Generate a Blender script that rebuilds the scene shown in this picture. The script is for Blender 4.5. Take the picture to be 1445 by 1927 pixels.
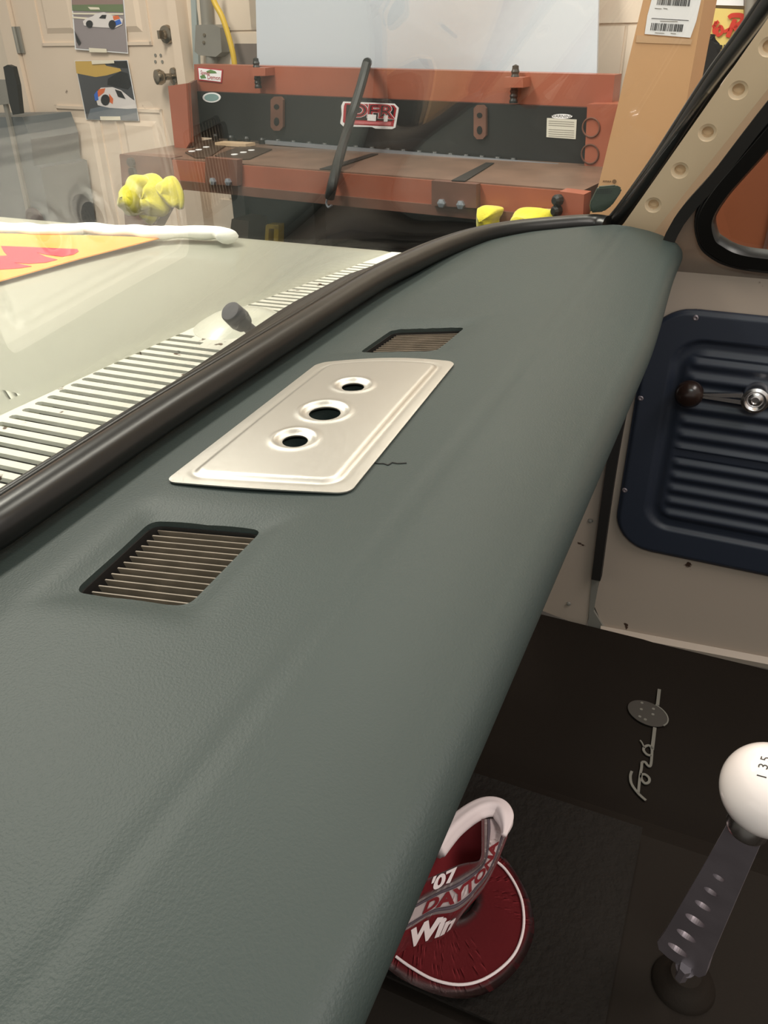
import bpy, bmesh, math, random
from mathutils import Vector, Matrix, noise
random.seed(4)
for o in list(bpy.data.objects): bpy.data.objects.remove(o)
SC = bpy.context.scene
COL = SC.collection

# ---------------------------------------------------------------- camera
# car frame: +x to the passenger side, +y to the front of the truck, z up; the eye is the origin, EYE metres above the shop floor
EYE = 1.35
FPX, CX, CY = 1500.0, 722.5, 963.5
HOR, SLOPE, VPX = 50.0, -0.02, 1500.0
def cray(u, v): return Vector((u-CX, -(v-CY), -FPX))
_a = cray(0, HOR+SLOPE*(0-CX)); _b = cray(1000, HOR+SLOPE*(1000-CX))
_up = _a.cross(_b).normalized()
if _up.y < 0: _up = -_up
_X = cray(VPX, HOR+SLOPE*(VPX-CX)).normalized()
_Y = _up.cross(_X)
ROT = Matrix((_X, _Y, _up))
cam_data = bpy.data.cameras.new('camera'); cam = bpy.data.objects.new('camera', cam_data); COL.objects.link(cam)
cam.matrix_world = Matrix.Translation((0, 0, EYE)) @ ROT.to_4x4()
cam_data.sensor_fit = 'VERTICAL'; cam_data.sensor_height = 36.0; cam_data.lens = FPX/1927*36
cam_data.clip_start = 0.01
cam_data.dof.use_dof = False
SC.camera = cam

# ---------------------------------------------------------------- light
SC.view_settings.view_transform = 'Standard'; SC.view_settings.look = 'None'
SC.view_settings.exposure = 0.0; SC.view_settings.gamma = 1.0
try: SC.view_settings.use_curve_mapping = False
except Exception: pass
w = bpy.data.worlds.new('world'); SC.world = w; w.use_nodes = True
w.node_tree.nodes['Background'].inputs[0].default_value = (1.0, 0.93, 0.84, 1)
w.node_tree.nodes['Background'].inputs[1].default_value = 0.62
def area(name, loc, size, power, col=(1, .93, .82), rot=(0, 0, 0)):
    l = bpy.data.lights.new(name, 'AREA'); l.shape = 'RECTANGLE'; l.size, l.size_y = size
    l.energy = power; l.color = col
    o = bpy.data.objects.new(name, l); COL.objects.link(o); o.location = (loc[0], loc[1], loc[2]+EYE); o.rotation_euler = rot
    return o
area('ceiling_tube_or_fill', (1.1, 1.7, 1.45), (1.2, .35), 70)
area('ceiling_tube_or_fill', (1.9, 0.2, 1.45), (1.2, .35), 30)
area('ceiling_tube_or_fill', (-1.6, -0.4, 1.45), (.35, 1.2), 34, (.84, .98, .95))
area('ceiling_tube_or_fill', (0.6, -1.15, 1.45), (1.5, .6), 34, (1, .93, .86))  # added fill above the cab, brightens the speaker plate's reflection in the glass

# ---------------------------------------------------------------- helpers
def dirw(u, v): return ROT @ cray(u, v)
def pz(u, v, z):
    d = dirw(u, v); return d*(z/d.z)
def pp(u, v, p, n):
    d = dirw(u, v); n = Vector(n); return d*(Vector(p).dot(n)/d.dot(n))
def px_(u, v, x):
    d = dirw(u, v); return d*(x/d.x)
def srgb(c):
    return tuple(((x/255)/12.92 if x/255 <= .04045 else ((x/255+.055)/1.055)**2.4) for x in c)+(1,)
BASE = {}
def thing(name, base, label=None, cat=None, group=None, kind=None, rotz=0):
    o = bpy.data.objects.new(name, None); COL.objects.link(o); o.empty_display_size = .05
    b = Vector(base)+Vector((0, 0, EYE)); o.location = b; BASE[o] = b
    tag(o, label, cat, group, kind); return o
def tag(o, label=None, cat=None, group=None, kind=None):
    if label: o['label'] = label
    if cat: o['category'] = cat
    if group: o['group'] = group
    if kind: o['kind'] = kind
    return o
def obj(name, bm, mat, parent=None, smooth=False, label=None, origin=None):
    """bm is in eye-centred car coordinates"""
    me = bpy.data.meshes.new(name)
    bmesh.ops.recalc_face_normals(bm, faces=bm.faces)
    if parent is not None: b = BASE[parent]
    elif origin is not None: b = Vector(origin)+Vector((0, 0, EYE))
    else:
        c = Vector((0, 0, 0)); zmin = 1e9
        for v in bm.verts: c += v.co; zmin = min(zmin, v.co.z)
        c /= max(1, len(bm.verts)); b = Vector((c.x, c.y, zmin+EYE))
    for v in bm.verts: v.co = v.co+Vector((0, 0, EYE))-b
    bm.to_mesh(me); bm.free()
    for m in (mat if isinstance(mat, (list, tuple)) else [mat]): me.materials.append(m)
    if smooth:
        for p in me.polygons: p.use_smooth = True
    o = bpy.data.objects.new(name, me); COL.objects.link(o)
    if parent is not None: o.parent = parent
    else: o.location = b
    BASE[o] = b
    if label: o['label'] = label
    return o
def autosmooth(o, deg=35):
    me = o.data
    for p in me.polygons: p.use_smooth = True
    try: me.set_sharp_from_angle(angle=math.radians(deg))
    except Exception: pass
    return o
def prism(bm, pts, vec, mi=0):
    vec = Vector(vec); a = [bm.verts.new(Vector(p)) for p in pts]; b = [bm.verts.new(Vector(p)+vec) for p in pts]
    fs = [bm.faces.new(a), bm.faces.new(b[::-1])]
    n = len(a)
    for i in range(n): fs.append(bm.faces.new((a[i], a[(i+1) % n], b[(i+1) % n], b[i])))
    for f in fs: f.material_index = mi
    return a, b
def box(bm, c, ax, ay, az, mi=0):
    """centre and three half-axis vectors"""
    c, ax, ay, az = Vector(c), Vector(ax), Vector(ay), Vector(az)
    prism(bm, [c-ax-ay-az, c+ax-ay-az, c+ax+ay-az, c-ax+ay-az], 2*az, mi)
def frame_of(t):
    t = Vector(t).normalized(); h = Vector((0, 0, 1)) if abs(t.z) < .9 else Vector((0, 1, 0))
    a = t.cross(h).normalized(); return a, a.cross(t).normalized()
def cyl(bm, p, q, r, r2=None, n=24, mi=0, cap=True):
    p, q = Vector(p), Vector(q); r2 = r if r2 is None else r2; a, b = frame_of(q-p)
    A = [bm.verts.new(p+(a*math.cos(2*math.pi*i/n)+b*math.sin(2*math.pi*i/n))*r) for i in range(n)]
    B = [bm.verts.new(q+(a*math.cos(2*math.pi*i/n)+b*math.sin(2*math.pi*i/n))*r2) for i in range(n)]
    for i in range(n): bm.faces.new((A[i], A[(i+1) % n], B[(i+1) % n], B[i])).material_index = mi
    if cap: bm.faces.new(A).material_index = mi; bm.faces.new(B[::-1]).material_index = mi
def lathe(bm, p, axis, prof, n=32, mi=0):
    """prof: list of (radius, height along axis)"""
    p = Vector(p); t = Vector(axis).normalized(); a, b = frame_of(t); rings = []
    for r, h in prof:
        if r < 1e-6: rings.append([bm.verts.new(p+t*h)])
        else: rings.append([bm.verts.new(p+t*h+(a*math.cos(2*math.pi*i/n)+b*math.sin(2*math.pi*i/n))*r) for i in range(n)])
    for R0, R1 in zip(rings, rings[1:]):
        for i in range(n):
            j = (i+1) % n
            if len(R0) == 1 and len(R1) == 1: continue
            if len(R0) == 1: f = bm.faces.new((R0[0], R1[j], R1[i]))
            elif len(R1) == 1: f = bm.faces.new((R0[i], R0[j], R1[0]))
            else: f = bm.faces.new((R0[i], R0[j], R1[j], R1[i]))
            f.material_index = mi
def catmull(pts, k=8):
    P = [Vector(p) for p in pts]; out = []
    for i in range(len(P)-1):
        p0 = P[max(i-1, 0)]; p1 = P[i]; p2 = P[i+1]; p3 = P[min(i+2, len(P)-1)]
        for s in range(k):
            t = s/k
            out.append(.5*((2*p1)+(p2-p0)*t+(2*p0-5*p1+4*p2-p3)*t*t+(3*p1-p0-3*p2+p3)*t**3))
    out.append(P[-1]); return out
def sweep(bm, path, sec, up=(0, 0, 1), mi=0, closed=False, scale=None):
    """sec: list of (side, up) offsets"""
    path = [Vector(p) for p in path]; n = len(path); rings = []
    for i, p in enumerate(path):
        t = (path[(i+1) % n]-path[i-1]) if closed else (path[min(i+1, n-1)]-path[max(i-1, 0)])
        t.normalize(); s = t.cross(Vector(up)).normalized(); u = s.cross(t).normalized()
        k = scale[i] if scale else 1
        rings.append([bm.verts.new(p+(s*a+u*b)*k) for a, b in sec])
    m = len(sec)
    for i in range(n if closed else n-1):
        A, B = rings[i], rings[(i+1) % n]
        for j in range(m): bm.faces.new((A[j], A[(j+1) % m], B[(j+1) % m], B[j])).material_index = mi
    if not closed: bm.faces.new(rings[0]).material_index = mi; bm.faces.new(rings[-1][::-1]).material_index = mi
def circ(r, n=10, cx=0, cy=0, ry=None):
    ry = ry or r
    return [(cx+r*math.cos(2*math.pi*i/n), cy+ry*math.sin(2*math.pi*i/n)) for i in range(n)]
def cut(o, bmc):
    """exact boolean difference, applied"""
    me = bpy.data.meshes.new('c'); bmesh.ops.recalc_face_normals(bmc, faces=bmc.faces)
    for v in bmc.verts: v.co = v.co+Vector((0, 0, EYE))-BASE[o]
    bmc.to_mesh(me); bmc.free(); c = bpy.data.objects.new('c', me); COL.objects.link(c)
    mw = o.parent; o.parent = None; ol = o.location.copy(); o.location = (0, 0, 0)
    m = o.modifiers.new('b', 'BOOLEAN'); m.operation = 'DIFFERENCE'; m.object = c; m.solver = 'EXACT'
    bpy.context.view_layer.update(); dg = bpy.context.evaluated_depsgraph_get()
    nm = bpy.data.meshes.new_from_object(o.evaluated_get(dg)); old = o.data; o.modifiers.clear(); o.data = nm
    o.parent = mw; o.location = ol; bpy.data.objects.remove(c); bpy.data.meshes.remove(me)
    return o
def text_bm(body, size, extr=0.0, shear=0.0, offset=0.0):
    cu = bpy.data.curves.new('t', 'FONT'); cu.body = body; cu.size = size; cu.extrude = extr; cu.shear = shear; cu.offset = offset
    cu.align_x = 'CENTER'; cu.align_y = 'CENTER'; cu.resolution_u = 4
    o = bpy.data.objects.new('t', cu); COL.objects.link(o); bpy.context.view_layer.update()
    dg = bpy.context.evaluated_depsgraph_get(); me = bpy.data.meshes.new_from_object(o.evaluated_get(dg))
    bm = bmesh.new(); bm.from_mesh(me); bpy.data.objects.remove(o); bpy.data.meshes.remove(me)
    return bm
def ss(t): t = max(0, min(1, t)); return t*t*(3-2*t)

# ---------------------------------------------------------------- materials
def mat(name, col, rough=.5, metal=0, spec=.5, bump=0, bscale=200, bdist=.001, var=0, vscale=8, col2=None, coat=0, bdetail=3, vor=False, stretch=None, emis=None, spots=None, aniso=0, sheen=0):
    m = bpy.data.materials.new(name); m.use_nodes = True; nt = m.node_tree; N = nt.nodes; L = nt.links
    b = N['Principled BSDF']; c = srgb(col); b.inputs['Base Color'].default_value = c
    b.inputs['Roughness'].default_value = rough; b.inputs['Metallic'].default_value = metal
    b.inputs['Specular IOR Level'].default_value = spec; b.inputs['Coat Weight'].default_value = coat
    if sheen: b.inputs['Sheen Weight'].default_value = sheen
    if emis: b.inputs['Emission Color'].default_value = c; b.inputs['Emission Strength'].default_value = emis
    tc = N.new('ShaderNodeTexCoord'); vec = tc.outputs['Object']
    if stretch:
        mp = N.new('ShaderNodeMapping'); mp.inputs['Scale'].default_value = stretch; L.new(vec, mp.inputs[0]); vec = mp.outputs[0]
    last = None
    if var or col2:
        n = N.new('ShaderNodeTexNoise'); n.inputs['Scale'].default_value = vscale; n.inputs['Detail'].default_value = 5; L.new(vec, n.inputs[0])
        r = N.new('ShaderNodeValToRGB'); r.color_ramp.elements[0].position = .38; r.color_ramp.elements[1].position = .66
        k = 1-var; r.color_ramp.elements[0].color = (c[0]*k, c[1]*k, c[2]*k, 1) if not col2 else srgb(col2)
        r.color_ramp.elements[1].color = c; L.new(n.outputs['Fac'], r.inputs[0]); last = r.outputs[0]
    if spots:   # (colour, scale, threshold): worn patches and chips
        sc, scl, th = spots
        n = N.new('ShaderNodeTexNoise'); n.inputs['Scale'].default_value = scl; n.inputs['Detail'].default_value = 4; L.new(vec, n.inputs[0])
        r = N.new('ShaderNodeValToRGB'); r.color_ramp.elements[0].position = th; r.color_ramp.elements[1].position = th+.03
        L.new(n.outputs['Fac'], r.inputs[0]); mx = N.new('ShaderNodeMix'); mx.data_type = 'RGBA'
        L.new(r.outputs[0], mx.inputs['Factor'])
        if last: L.new(last, mx.inputs['A'])
        else: mx.inputs['A'].default_value = c
        mx.inputs['B'].default_value = srgb(sc); last = mx.outputs['Result']
    if last: L.new(last, b.inputs['Base Color'])
    if bump:
        if vor: n = N.new('ShaderNodeTexVoronoi'); o_ = n.outputs['Distance']
        else: n = N.new('ShaderNodeTexNoise'); n.inputs['Detail'].default_value = bdetail; o_ = n.outputs['Fac']
        n.inputs['Scale'].default_value = bscale; L.new(vec, n.inputs['Vector'])
        bp = N.new('ShaderNodeBump'); bp.inputs['Strength'].default_value = bump; bp.inputs['Distance'].default_value = bdist
        L.new(o_, bp.inputs['Height']); L.new(bp.outputs[0], b.inputs['Normal'])
    return m
M = {}
M['pad'] = mat('dash vinyl', (50, 60, 58), .53, spec=.45, bump=.32, bscale=600, bdist=.0009, var=.12, vscale=3, bdetail=2)
M['rubber'] = mat('black rubber', (22, 21, 20), .32, spec=.5, bump=.08, bscale=60, bdist=.001)
M['rubber_matt'] = mat('matt rubber', (26, 23, 21), .6)
M['white_paint'] = mat('off white paint', (236, 236, 218), .28, coat=.3, var=.03, vscale=2)
M['cowl_paint'] = mat('worn off white paint', (238, 236, 222), .35, spots=((92, 70, 56), 38, .66))
M['cream'] = mat('cream paint', (240, 216, 182), .38, coat=.2)
M['door_cream'] = mat('shaded cream paint', (172, 157, 144), .45, coat=.1, spots=((60, 40, 30), 26, .72))  # the cab's cream paint, darkened so its colour carries the interior shade
M['navy'] = mat('navy panel', (37, 43, 56), .48, spec=.5, bump=.1, bscale=300, bdist=.0006)
M['chrome'] = mat('chrome', (235, 232, 232), .22, metal=1)
M['alu'] = mat('brushed aluminium', (192, 189, 183), .38, metal=1, bump=.25, bscale=60, bdist=.0004, stretch=(3, 90, 3))
M['steel'] = mat('polished steel', (140, 130, 136), .42, metal=.55, var=.15, vscale=30)
M['black'] = mat('black paint', (34, 34, 34), .4)
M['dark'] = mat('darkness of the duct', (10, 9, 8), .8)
M['slat'] = mat('vent slat', (132, 120, 106), .5, var=.25, vscale=60)
M['mat'] = mat('floor mat rubber', (26, 20, 15), .75, spec=.15, bump=.25, bscale=400, bdist=.001)
M['carpet'] = mat('ribbed rubber', (28, 24, 21), .8, spec=.15, bump=.8, bscale=120, bdist=.004)
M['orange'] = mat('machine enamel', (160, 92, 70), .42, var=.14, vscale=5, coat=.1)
M['orange_dark'] = mat('brown machine enamel', (112, 76, 62), .55, var=.3, vscale=12)  # darker, browner enamel for flange, brackets, links, legs and inner webs
M['table_brown'] = mat('oily steel', (130, 104, 88), .42, metal=.2, var=.25, vscale=9)
M['blade'] = mat('blade steel', (170, 178, 188), .3, metal=.7)
M['wall'] = mat('painted block', (224, 208, 190), .7, var=.05, vscale=4)
M['door'] = mat('old door paint', (226, 206, 186), .55, var=.04, vscale=3, spots=((140, 120, 105), 11, .72))
M['floor'] = mat('concrete', (58, 55, 52), .6, var=.3, vscale=4)
M['sheet'] = mat('blue white sheet', (188, 194, 202), .4)
M['card'] = mat('cardboard', (208, 164, 120), .75, var=.05, vscale=6)
M['grey'] = mat('grey enamel', (104, 108, 110), .45)
M['greybox'] = mat('grey galvanised', (150, 146, 138), .5, metal=.4, var=.1)
M['yellow_rag'] = mat('yellow towel', (222, 212, 60), .95, bump=.5, bscale=140, bdist=.003, sheen=.4, var=.15, vscale=20)
M['yellow'] = mat('yellow plastic', (205, 170, 50), .5)
M['red'] = mat('dark red cotton', (120, 10, 22), .85, bump=.2, bscale=600, bdist=.0004, sheen=.2)
M['white_cloth'] = mat('white cloth', (222, 205, 205), .85)
M['grey_stripe'] = mat('grey ribbon', (120, 105, 115), .8)
M['red_ink'] = mat('dark red ink', (110, 12, 22), .8)
M['white_ball'] = mat('white phenolic', (240, 228, 224), .12, coat=.6)
M['ink'] = mat('black ink', (30, 28, 28), .5)
M['paper'] = mat('white paper', (238, 238, 240), .5)
M['sticker_red'] = mat('sticker red', (170, 40, 50), .4)
M['sticker_green'] = mat('sticker green', (90, 130, 70), .4)
M['oval'] = mat('pale teal foil', (150, 185, 185), .3, metal=.3)
M['orange_print'] = mat('orange yellow print', (240, 160, 78), .5, var=.05)
M['red_print'] = mat('red print', (205, 52, 74), .5)
M['chalk'] = mat('grey print on mat', (112, 108, 100), .6)
M['emblem_disc'] = mat('grey emblem', (62, 57, 52), .6)
M['green_tag'] = mat('green plastic', (50, 62, 52), .35, bump=.2, bscale=30)
M['sign'] = mat('yellow sign paint', (222, 200, 120), .5)
M['sign_red'] = mat('sign red', (200, 60, 45), .5)
M['bench_brown'] = mat('brown cupboard', (140, 80, 50), .5, var=.06)
M['cap_grey'] = mat('grey rubber cap', (104, 102, 104), .6, bump=.2, bscale=200)
M['brass'] = mat('aged nickel', (150, 138, 122), .25, metal=1)
def glass_mat():
    m = bpy.data.materials.new('window glass'); m.use_nodes = True; nt = m.node_tree; N = nt.nodes; L = nt.links
    N.remove(N['Principled BSDF']); out = N['Material Output']
    tr = N.new('ShaderNodeBsdfTransparent'); tr.inputs[0].default_value = (.97, .985, .975, 1)
    gl = N.new('ShaderNodeBsdfGlossy'); gl.inputs['Roughness'].default_value = .0
    lw = N.new('ShaderNodeLayerWeight'); lw.inputs[0].default_value = .5
    pw = N.new('ShaderNodeMath'); pw.operation = 'POWER'; pw.inputs[1].default_value = 5; L.new(lw.outputs['Facing'], pw.inputs[0])
    ma = N.new('ShaderNodeMath'); ma.operation = 'MULTIPLY_ADD'; ma.inputs[1].default_value = .65; ma.inputs[2].default_value = .07; L.new(pw.outputs[0], ma.inputs[0])
    mx = N.new('ShaderNodeMixShader'); L.new(ma.outputs[0], mx.inputs[0]); L.new(tr.outputs[0], mx.inputs[1]); L.new(gl.outputs[0], mx.inputs[2])
    L.new(mx.outputs[0], out.inputs[0]); return m
M['glass'] = glass_mat()

# ================================================================ THE SHOP
# frame of the metal shear: along (s), behind (o), up
K = .85
SA = Vector((2.63, 2.27, -.4))*K; SB = Vector((2.41, .61, -.4))*K
SS = (SB-SA).normalized(); SN = Vector((-SS.y, SS.x, 0))
if SN.dot(SA) < 0: SN = -SN       # points away from the eye
FLOOR_Z = -EYE
def so(s, o, z): return Vector((SA.x, SA.y, 0))+SS*s+SN*o+Vector((0, 0, z))
def sp(u, v, o): return pp(u, v, SA+SN*o, SN)
def sloc(u, v, o):
    p = sp(u, v, o); return (p-SA).dot(SS), p.z
WO = .72      # wall plane behind the table edge
# floor and wall
bm = bmesh.new(); box(bm, (1.2, .8, FLOOR_Z-.05), (4.2, 0, 0), (0, 4.6, 0), (0, 0, .05)); o = obj('floor', bm, M['floor']); tag(o, kind='structure')
bm = bmesh.new(); prism(bm, [so(-3.2, WO, FLOOR_Z), so(3.6, WO, FLOOR_Z), so(3.6, WO, 1.5), so(-3.2, WO, 1.5)], SN*.12)
# block courses as raised faces
ww = obj('wall_back', bm, M['wall']); tag(ww, kind='structure')
bm = bmesh.new()
bz = sloc(1160, 46, WO)[1]
for r in range(-6, 8):
    z0 = bz+r*.2+.004
    for k in range(-3, 9):
        s0 = .0+k*.4+(.2 if r % 2 else 0)+.005
        if s0+.39 < sloc(400, 60, WO)[0] or z0 > 1.4 or z0 < FLOOR_Z: continue
        s0 = max(s0, sloc(378, 60, WO)[0])
        box(bm, so(s0+.195, WO-.003, z0+.096), SS*.195, SN*.003, (0, 0, .096))
o = obj('wall_back_blocks', bm, M['wall']); o.name = 'trim_1'; tag(o, kind='structure')

# ---- door in the back wall
dl0, _ = sloc(36, 7, WO); dr0, _ = sloc(346, 100, WO)
DL, DR = dl0, dr0
def dz(v, u=200): return sloc(u, v, WO)[1]
droot = thing('door_1', so((DL+DR)/2, WO, FLOOR_Z)); tag(droot, kind='structure')
bm = bmesh.new(); box(bm, so((DL+DR)/2, WO-.02, .1), SS*(DR-DL)/2, SN*.02, (0, 0, 1.0))
obj('door_leaf', bm, M['door'], droot)
def panel(bm, s0, s1, z0, z1):
    w = .012
    for (a, b, c, d) in ((s0, s1, z1-w, z1), (s0, s1, z0, z0+w), (s0, s0+w, z0, z1), (s1-w, s1, z0, z1)):
        box(bm, so((a+b)/2, WO-.043, (c+d)/2), SS*(b-a)/2, SN*.004, (0, 0, (d-c)/2))
    i = .045
    bm2 = [so(s0+i, WO-.0401, z0+i), so(s1-i, WO-.0401, z0+i), so(s1-i, WO-.0401, z1-i), so(s0+i, WO-.0401, z1-i)]
    j = .02
    fr = [so(s0+i+j, WO-.049, z0+i+j), so(s1-i-j, WO-.049, z0+i+j), so(s1-i-j, WO-.049, z1-i-j), so(s0+i+j, WO-.049, z1-i-j)]
    A = [bm.verts.new(p) for p in bm2]; B = [bm.verts.new(p) for p in fr]
    bm.faces.new(B)
    for k in range(4): bm.faces.new((A[k], A[(k+1) % 4], B[(k+1) % 4], B[k]))
W_ = DR-DL; mid = (DL+DR)/2
zlt = dz(197, 130); zub = dz(86, 110)
bm = bmesh.new()
for s0, s1 in ((DL+.16*W_, mid-.04*W_), (mid+.06*W_, DR-.13*W_)):
    panel(bm, s0, s1, zlt-.75, zlt); panel(bm, s0, s1, zub, zub+.6)
obj('door_panel', bm, M['door'], droot)
bm = bmesh.new()
for s0, wd in ((DL-.045, .04), (DR+.025, .022)): box(bm, so(s0, WO-.03, .1), SS*wd, SN*.03, (0, 0, 1.03))
obj('door_frame', bm, M['door'], droot)
for v_ in (75, 415):
    s_, z_ = sloc(47 if v_ < 100 else 112, v_, WO-.05)
    bm = bmesh.new(); cyl(bm, so(DL, WO-.055, z_-.05), so(DL, WO-.055, z_+.05), .008); box(bm, so(DL+.012, WO-.046, z_), SS*.014, SN*.004, (0, 0, .05))
    obj('hinge', bm, M['greybox'], droot)
s_, z_ = sloc(312, 65, WO-.05); bm = bmesh.new()
lathe(bm, so(s_, WO-.04, z_), -SN, [(.0, .03), (.012, .03), (.016, .018), (.03, .014), (.033, 0)], 28)
box(bm, so(s_, WO-.078, z_), SS*.005, SN*.012, (0, 0, .014)); autosmooth(obj('deadbolt', bm, M['brass'], droot))
s_, z_ = sloc(325, 144, WO-.05); bm = bmesh.new()
lathe(bm, so(s_, WO-.04, z_), -SN+SS*-.35, [(.032, 0), (.03, .008), (.012, .012), (.012, .04), (.022, .048), (.028, .062), (.026, .078), (.012, .084), (0, .084)], 28)
autosmooth(obj('door_knob', bm, M['brass'], droot))
bm = bmesh.new()
for u, v in ((293, 104), (303, 104), (293, 116), (306, 116), (332, 116)):
    s_, z_ = sloc(u, v, WO-.04); cyl(bm, so(s_, WO-.041, z_), so(s_, WO-.043, z_), .006, n=12)
obj('screw_hole', bm, M['greybox'], droot)

# posters of race cars on the door
def poster(name, corners, label, layers):
    r = thing(name, sp(*corners[2], WO-.04), label, 'photo print', 'race car pictures taped to the door')
    bm = bmesh.new(); prism(bm, [sp(u, v, WO-.051) for u, v in corners], SN*.001); obj('print_sheet', bm, M['paper'], r)
    o_ = WO-.0515
    for nm, m, polys in layers:
        for pl in polys:
            bm = bmesh.new(); prism(bm, [sp(u, v, o_) for u, v in pl], SN*.0003); obj(nm, bm, m, r)
        o_ -= .0006
pm = lambda n, c: M.setdefault(n, mat(n, c, .35))
asph = pm('printed asphalt', (150, 140, 142)); grassm = pm('printed grass', (110, 125, 90)); bank = pm('printed bank', (150, 125, 118))
dkp = pm('printed dark track', (74, 74, 78)); yelp = pm('printed yellow wall', (206, 168, 84)); carw = pm('printed white car body', (230, 222, 220))
orp = pm('printed orange tail', (225, 110, 60)); blp = pm('printed blue tail', (50, 105, 200)); blk = pm('printed black tyre', (34, 32, 36)); tape = pm('pale tape', (236, 226, 205))
poster('race_photo', [(131, -40), (230, -42), (241, 101), (141, 93)], 'upper taped picture on the door, white race car on grey track with green verge', [
  ('picture_ground', asph, [[(133, -38), (228, -40), (240, 99), (143, 91)]]),
  ('picture_bank', bank, [[(133, -38), (228, -40), (231, 8), (135, 9)]]),
  ('picture_grass', grassm, [[(135, 9), (231, 8), (232, 23), (136, 20)]]),
  ('picture_barrier', tape, [[(136, 24), (232, 25), (232, 28), (136, 27)], [(136, 31), (180, 34), (180, 38), (136, 34)], [(165, 13), (186, 14), (188, 18), (170, 18)]]),
  ('picture_car', carw, [[(156, 40), (163, 34), (174, 31), (181, 25), (196, 23), (208, 28), (220, 30), (231, 36), (230, 46), (216, 53), (180, 51), (158, 48)]]),
  ('picture_tail', orp, [[(212, 30), (222, 29), (226, 35), (214, 38)]]),
  ('picture_flank', blp, [[(213, 41), (225, 36), (229, 44), (216, 49)]]),
  ('picture_wheel', blk, [[(162+6.5*math.cos(a*.524)+6, 45+7*math.sin(a*.524)) for a in range(12)], [(211+7*math.cos(a*.524), 46+8.5*math.sin(a*.524)) for a in range(12)], [(186, 34), (192, 28), (200, 28), (198, 35)], [(140, 58), (152, 80), (148, 86), (144, 78)]]),
  ('tape_strip', tape, [[(167, 90), (200, 92), (201, 99), (168, 98)]])])
poster('race_photo', [(140, 114), (240, 113), (262, 228), (162, 225)], 'lower taped picture on the door, white race car under a yellow wall', [
  ('picture_ground', dkp, [[(141, 115), (239, 114), (260, 227), (163, 224)]]),
  ('picture_yellow', yelp, [[(141, 115), (192, 115), (200, 124), (226, 129), (228, 134), (200, 142), (180, 145), (144, 138)]]),
  ('picture_shade', blk, [[(195, 117), (238, 115), (240, 128), (225, 128)], [(203, 148), (226, 134), (240, 138), (247, 160), (240, 168), (202, 160)]]),
  ('picture_lower', pm('printed blue grey', (108, 116, 126)), [[(170, 205), (200, 198), (257, 204), (260, 227), (164, 224)]]),
  ('picture_car', carw, [[(178, 178), (190, 165), (212, 164), (228, 170), (245, 184), (254, 190), (256, 204), (240, 205), (206, 203), (184, 198)]]),
  ('picture_tail', orp, [[(179, 182), (186, 168), (198, 166), (196, 174), (186, 182)], [(205, 176), (213, 186), (212, 196), (206, 192)]]),
  ('picture_flank', blp, [[(177, 178), (183, 170), (185, 188), (179, 190)]]),
  ('picture_wheel', blk, [[(198+8.5*math.cos(a*.524), 188+10.5*math.sin(a*.524)) for a in range(12)], [(216, 168), (228, 172), (236, 186), (222, 182)]]),
  ('tape_strip', tape, [[(172, 114), (214, 113), (215, 119), (173, 121)], [(188, 219), (226, 219), (227, 226), (189, 226)]])])

# ---- grey cabinet at far left with its handle
r = thing('metal_cabinet', sp(20, 440, WO-.3), 'grey metal cabinet at left edge, beside the paint-worn door', 'cabinet')
bm = bmesh.new(); prism(bm, [sp(u, v, WO-.32) for u, v in ((-160, 222), (42, 220), (58, 262), (64, 312), (76, 316), (98, 440), (98, 620), (-160, 620))], SN*.25); obj('cabinet_body', bm, M['grey'], r)
bm = bmesh.new(); prism(bm, [sp(u, v, WO-.335) for u, v in ((2, 180), (8, 180), (62, 432), (56, 432))], SN*.012); obj('edge_strip', bm, M['greybox'], r)
bm = bmesh.new(); prism(bm, [sp(u, v, WO-.35) for u, v in ((6, 126), (14, 122), (24, 126), (32, 160), (38, 214), (24, 216), (18, 196), (10, 150))], SN*.02); obj('handle', bm, M['rubber_matt'], r)
bm = bmesh.new(); prism(bm, [sp(u, v, WO-.345) for u, v in ((-20, 150), (10, 150), (19, 195), (-20, 200))], SN*.02); obj('latch', bm, M['greybox'], r)
bm = bmesh.new(); lathe(bm, sp(68, 415, WO-.33), -SN, [(.055, 0), (.055, .012), (.04, .02), (0, .02)], 28); obj('round_cover', bm, mat('brown plastic', (84, 74, 74), .4), r)

# ---- conduit, box, hose
r = thing('electrical_box', sp(396, 105, WO-.02), 'square grey electrical box on the wall right of the door', 'electrical box')
bm = bmesh.new(); pts = [(368, 47), (402, 46), (414, 52), (417, 98), (406, 107), (374, 104), (366, 97)]
prism(bm, [sp(u, v, WO-.06) for u, v in pts], SN*.06); obj('box_cover', bm, M['greybox'], r)
bm = bmesh.new()
for u, v in ((385, 66), (384, 80)): lathe(bm, sp(u, v, WO-.06), -SN, [(.006, 0), (.006, .004), (0, .005)], 12)
obj('screw', bm, M['brass'], r)
bm = bmesh.new(); cyl(bm, sp(390, 47, WO-.035), sp(382, -60, WO-.035), .022); cyl(bm, sp(398, 104, WO-.035), sp(402, 240, WO-.035), .022)
tag(autosmooth(obj('conduit_pipe', bm, M['greybox'])), 'vertical grey conduit running into the electrical box on the wall', 'pipe')
bm = bmesh.new(); prism(bm, [sp(u, v, WO-.012) for u, v in ((357, -40), (366, -40), (374, 130), (364, 130))], SN*.012)
tag(obj('metal_channel', bm, mat('pale blue steel', (170, 182, 184), .4, metal=.3)), 'pale bluish metal channel between door frame and electrical box', 'metal channel')
bm = bmesh.new(); sweep(bm, catmull([sp(u, v, WO-.09) for u, v in ((396, -40), (402, 0), (418, 32), (432, 75), (441, 118), (446, 190))]), circ(.010, 10), up=SN)
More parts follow.
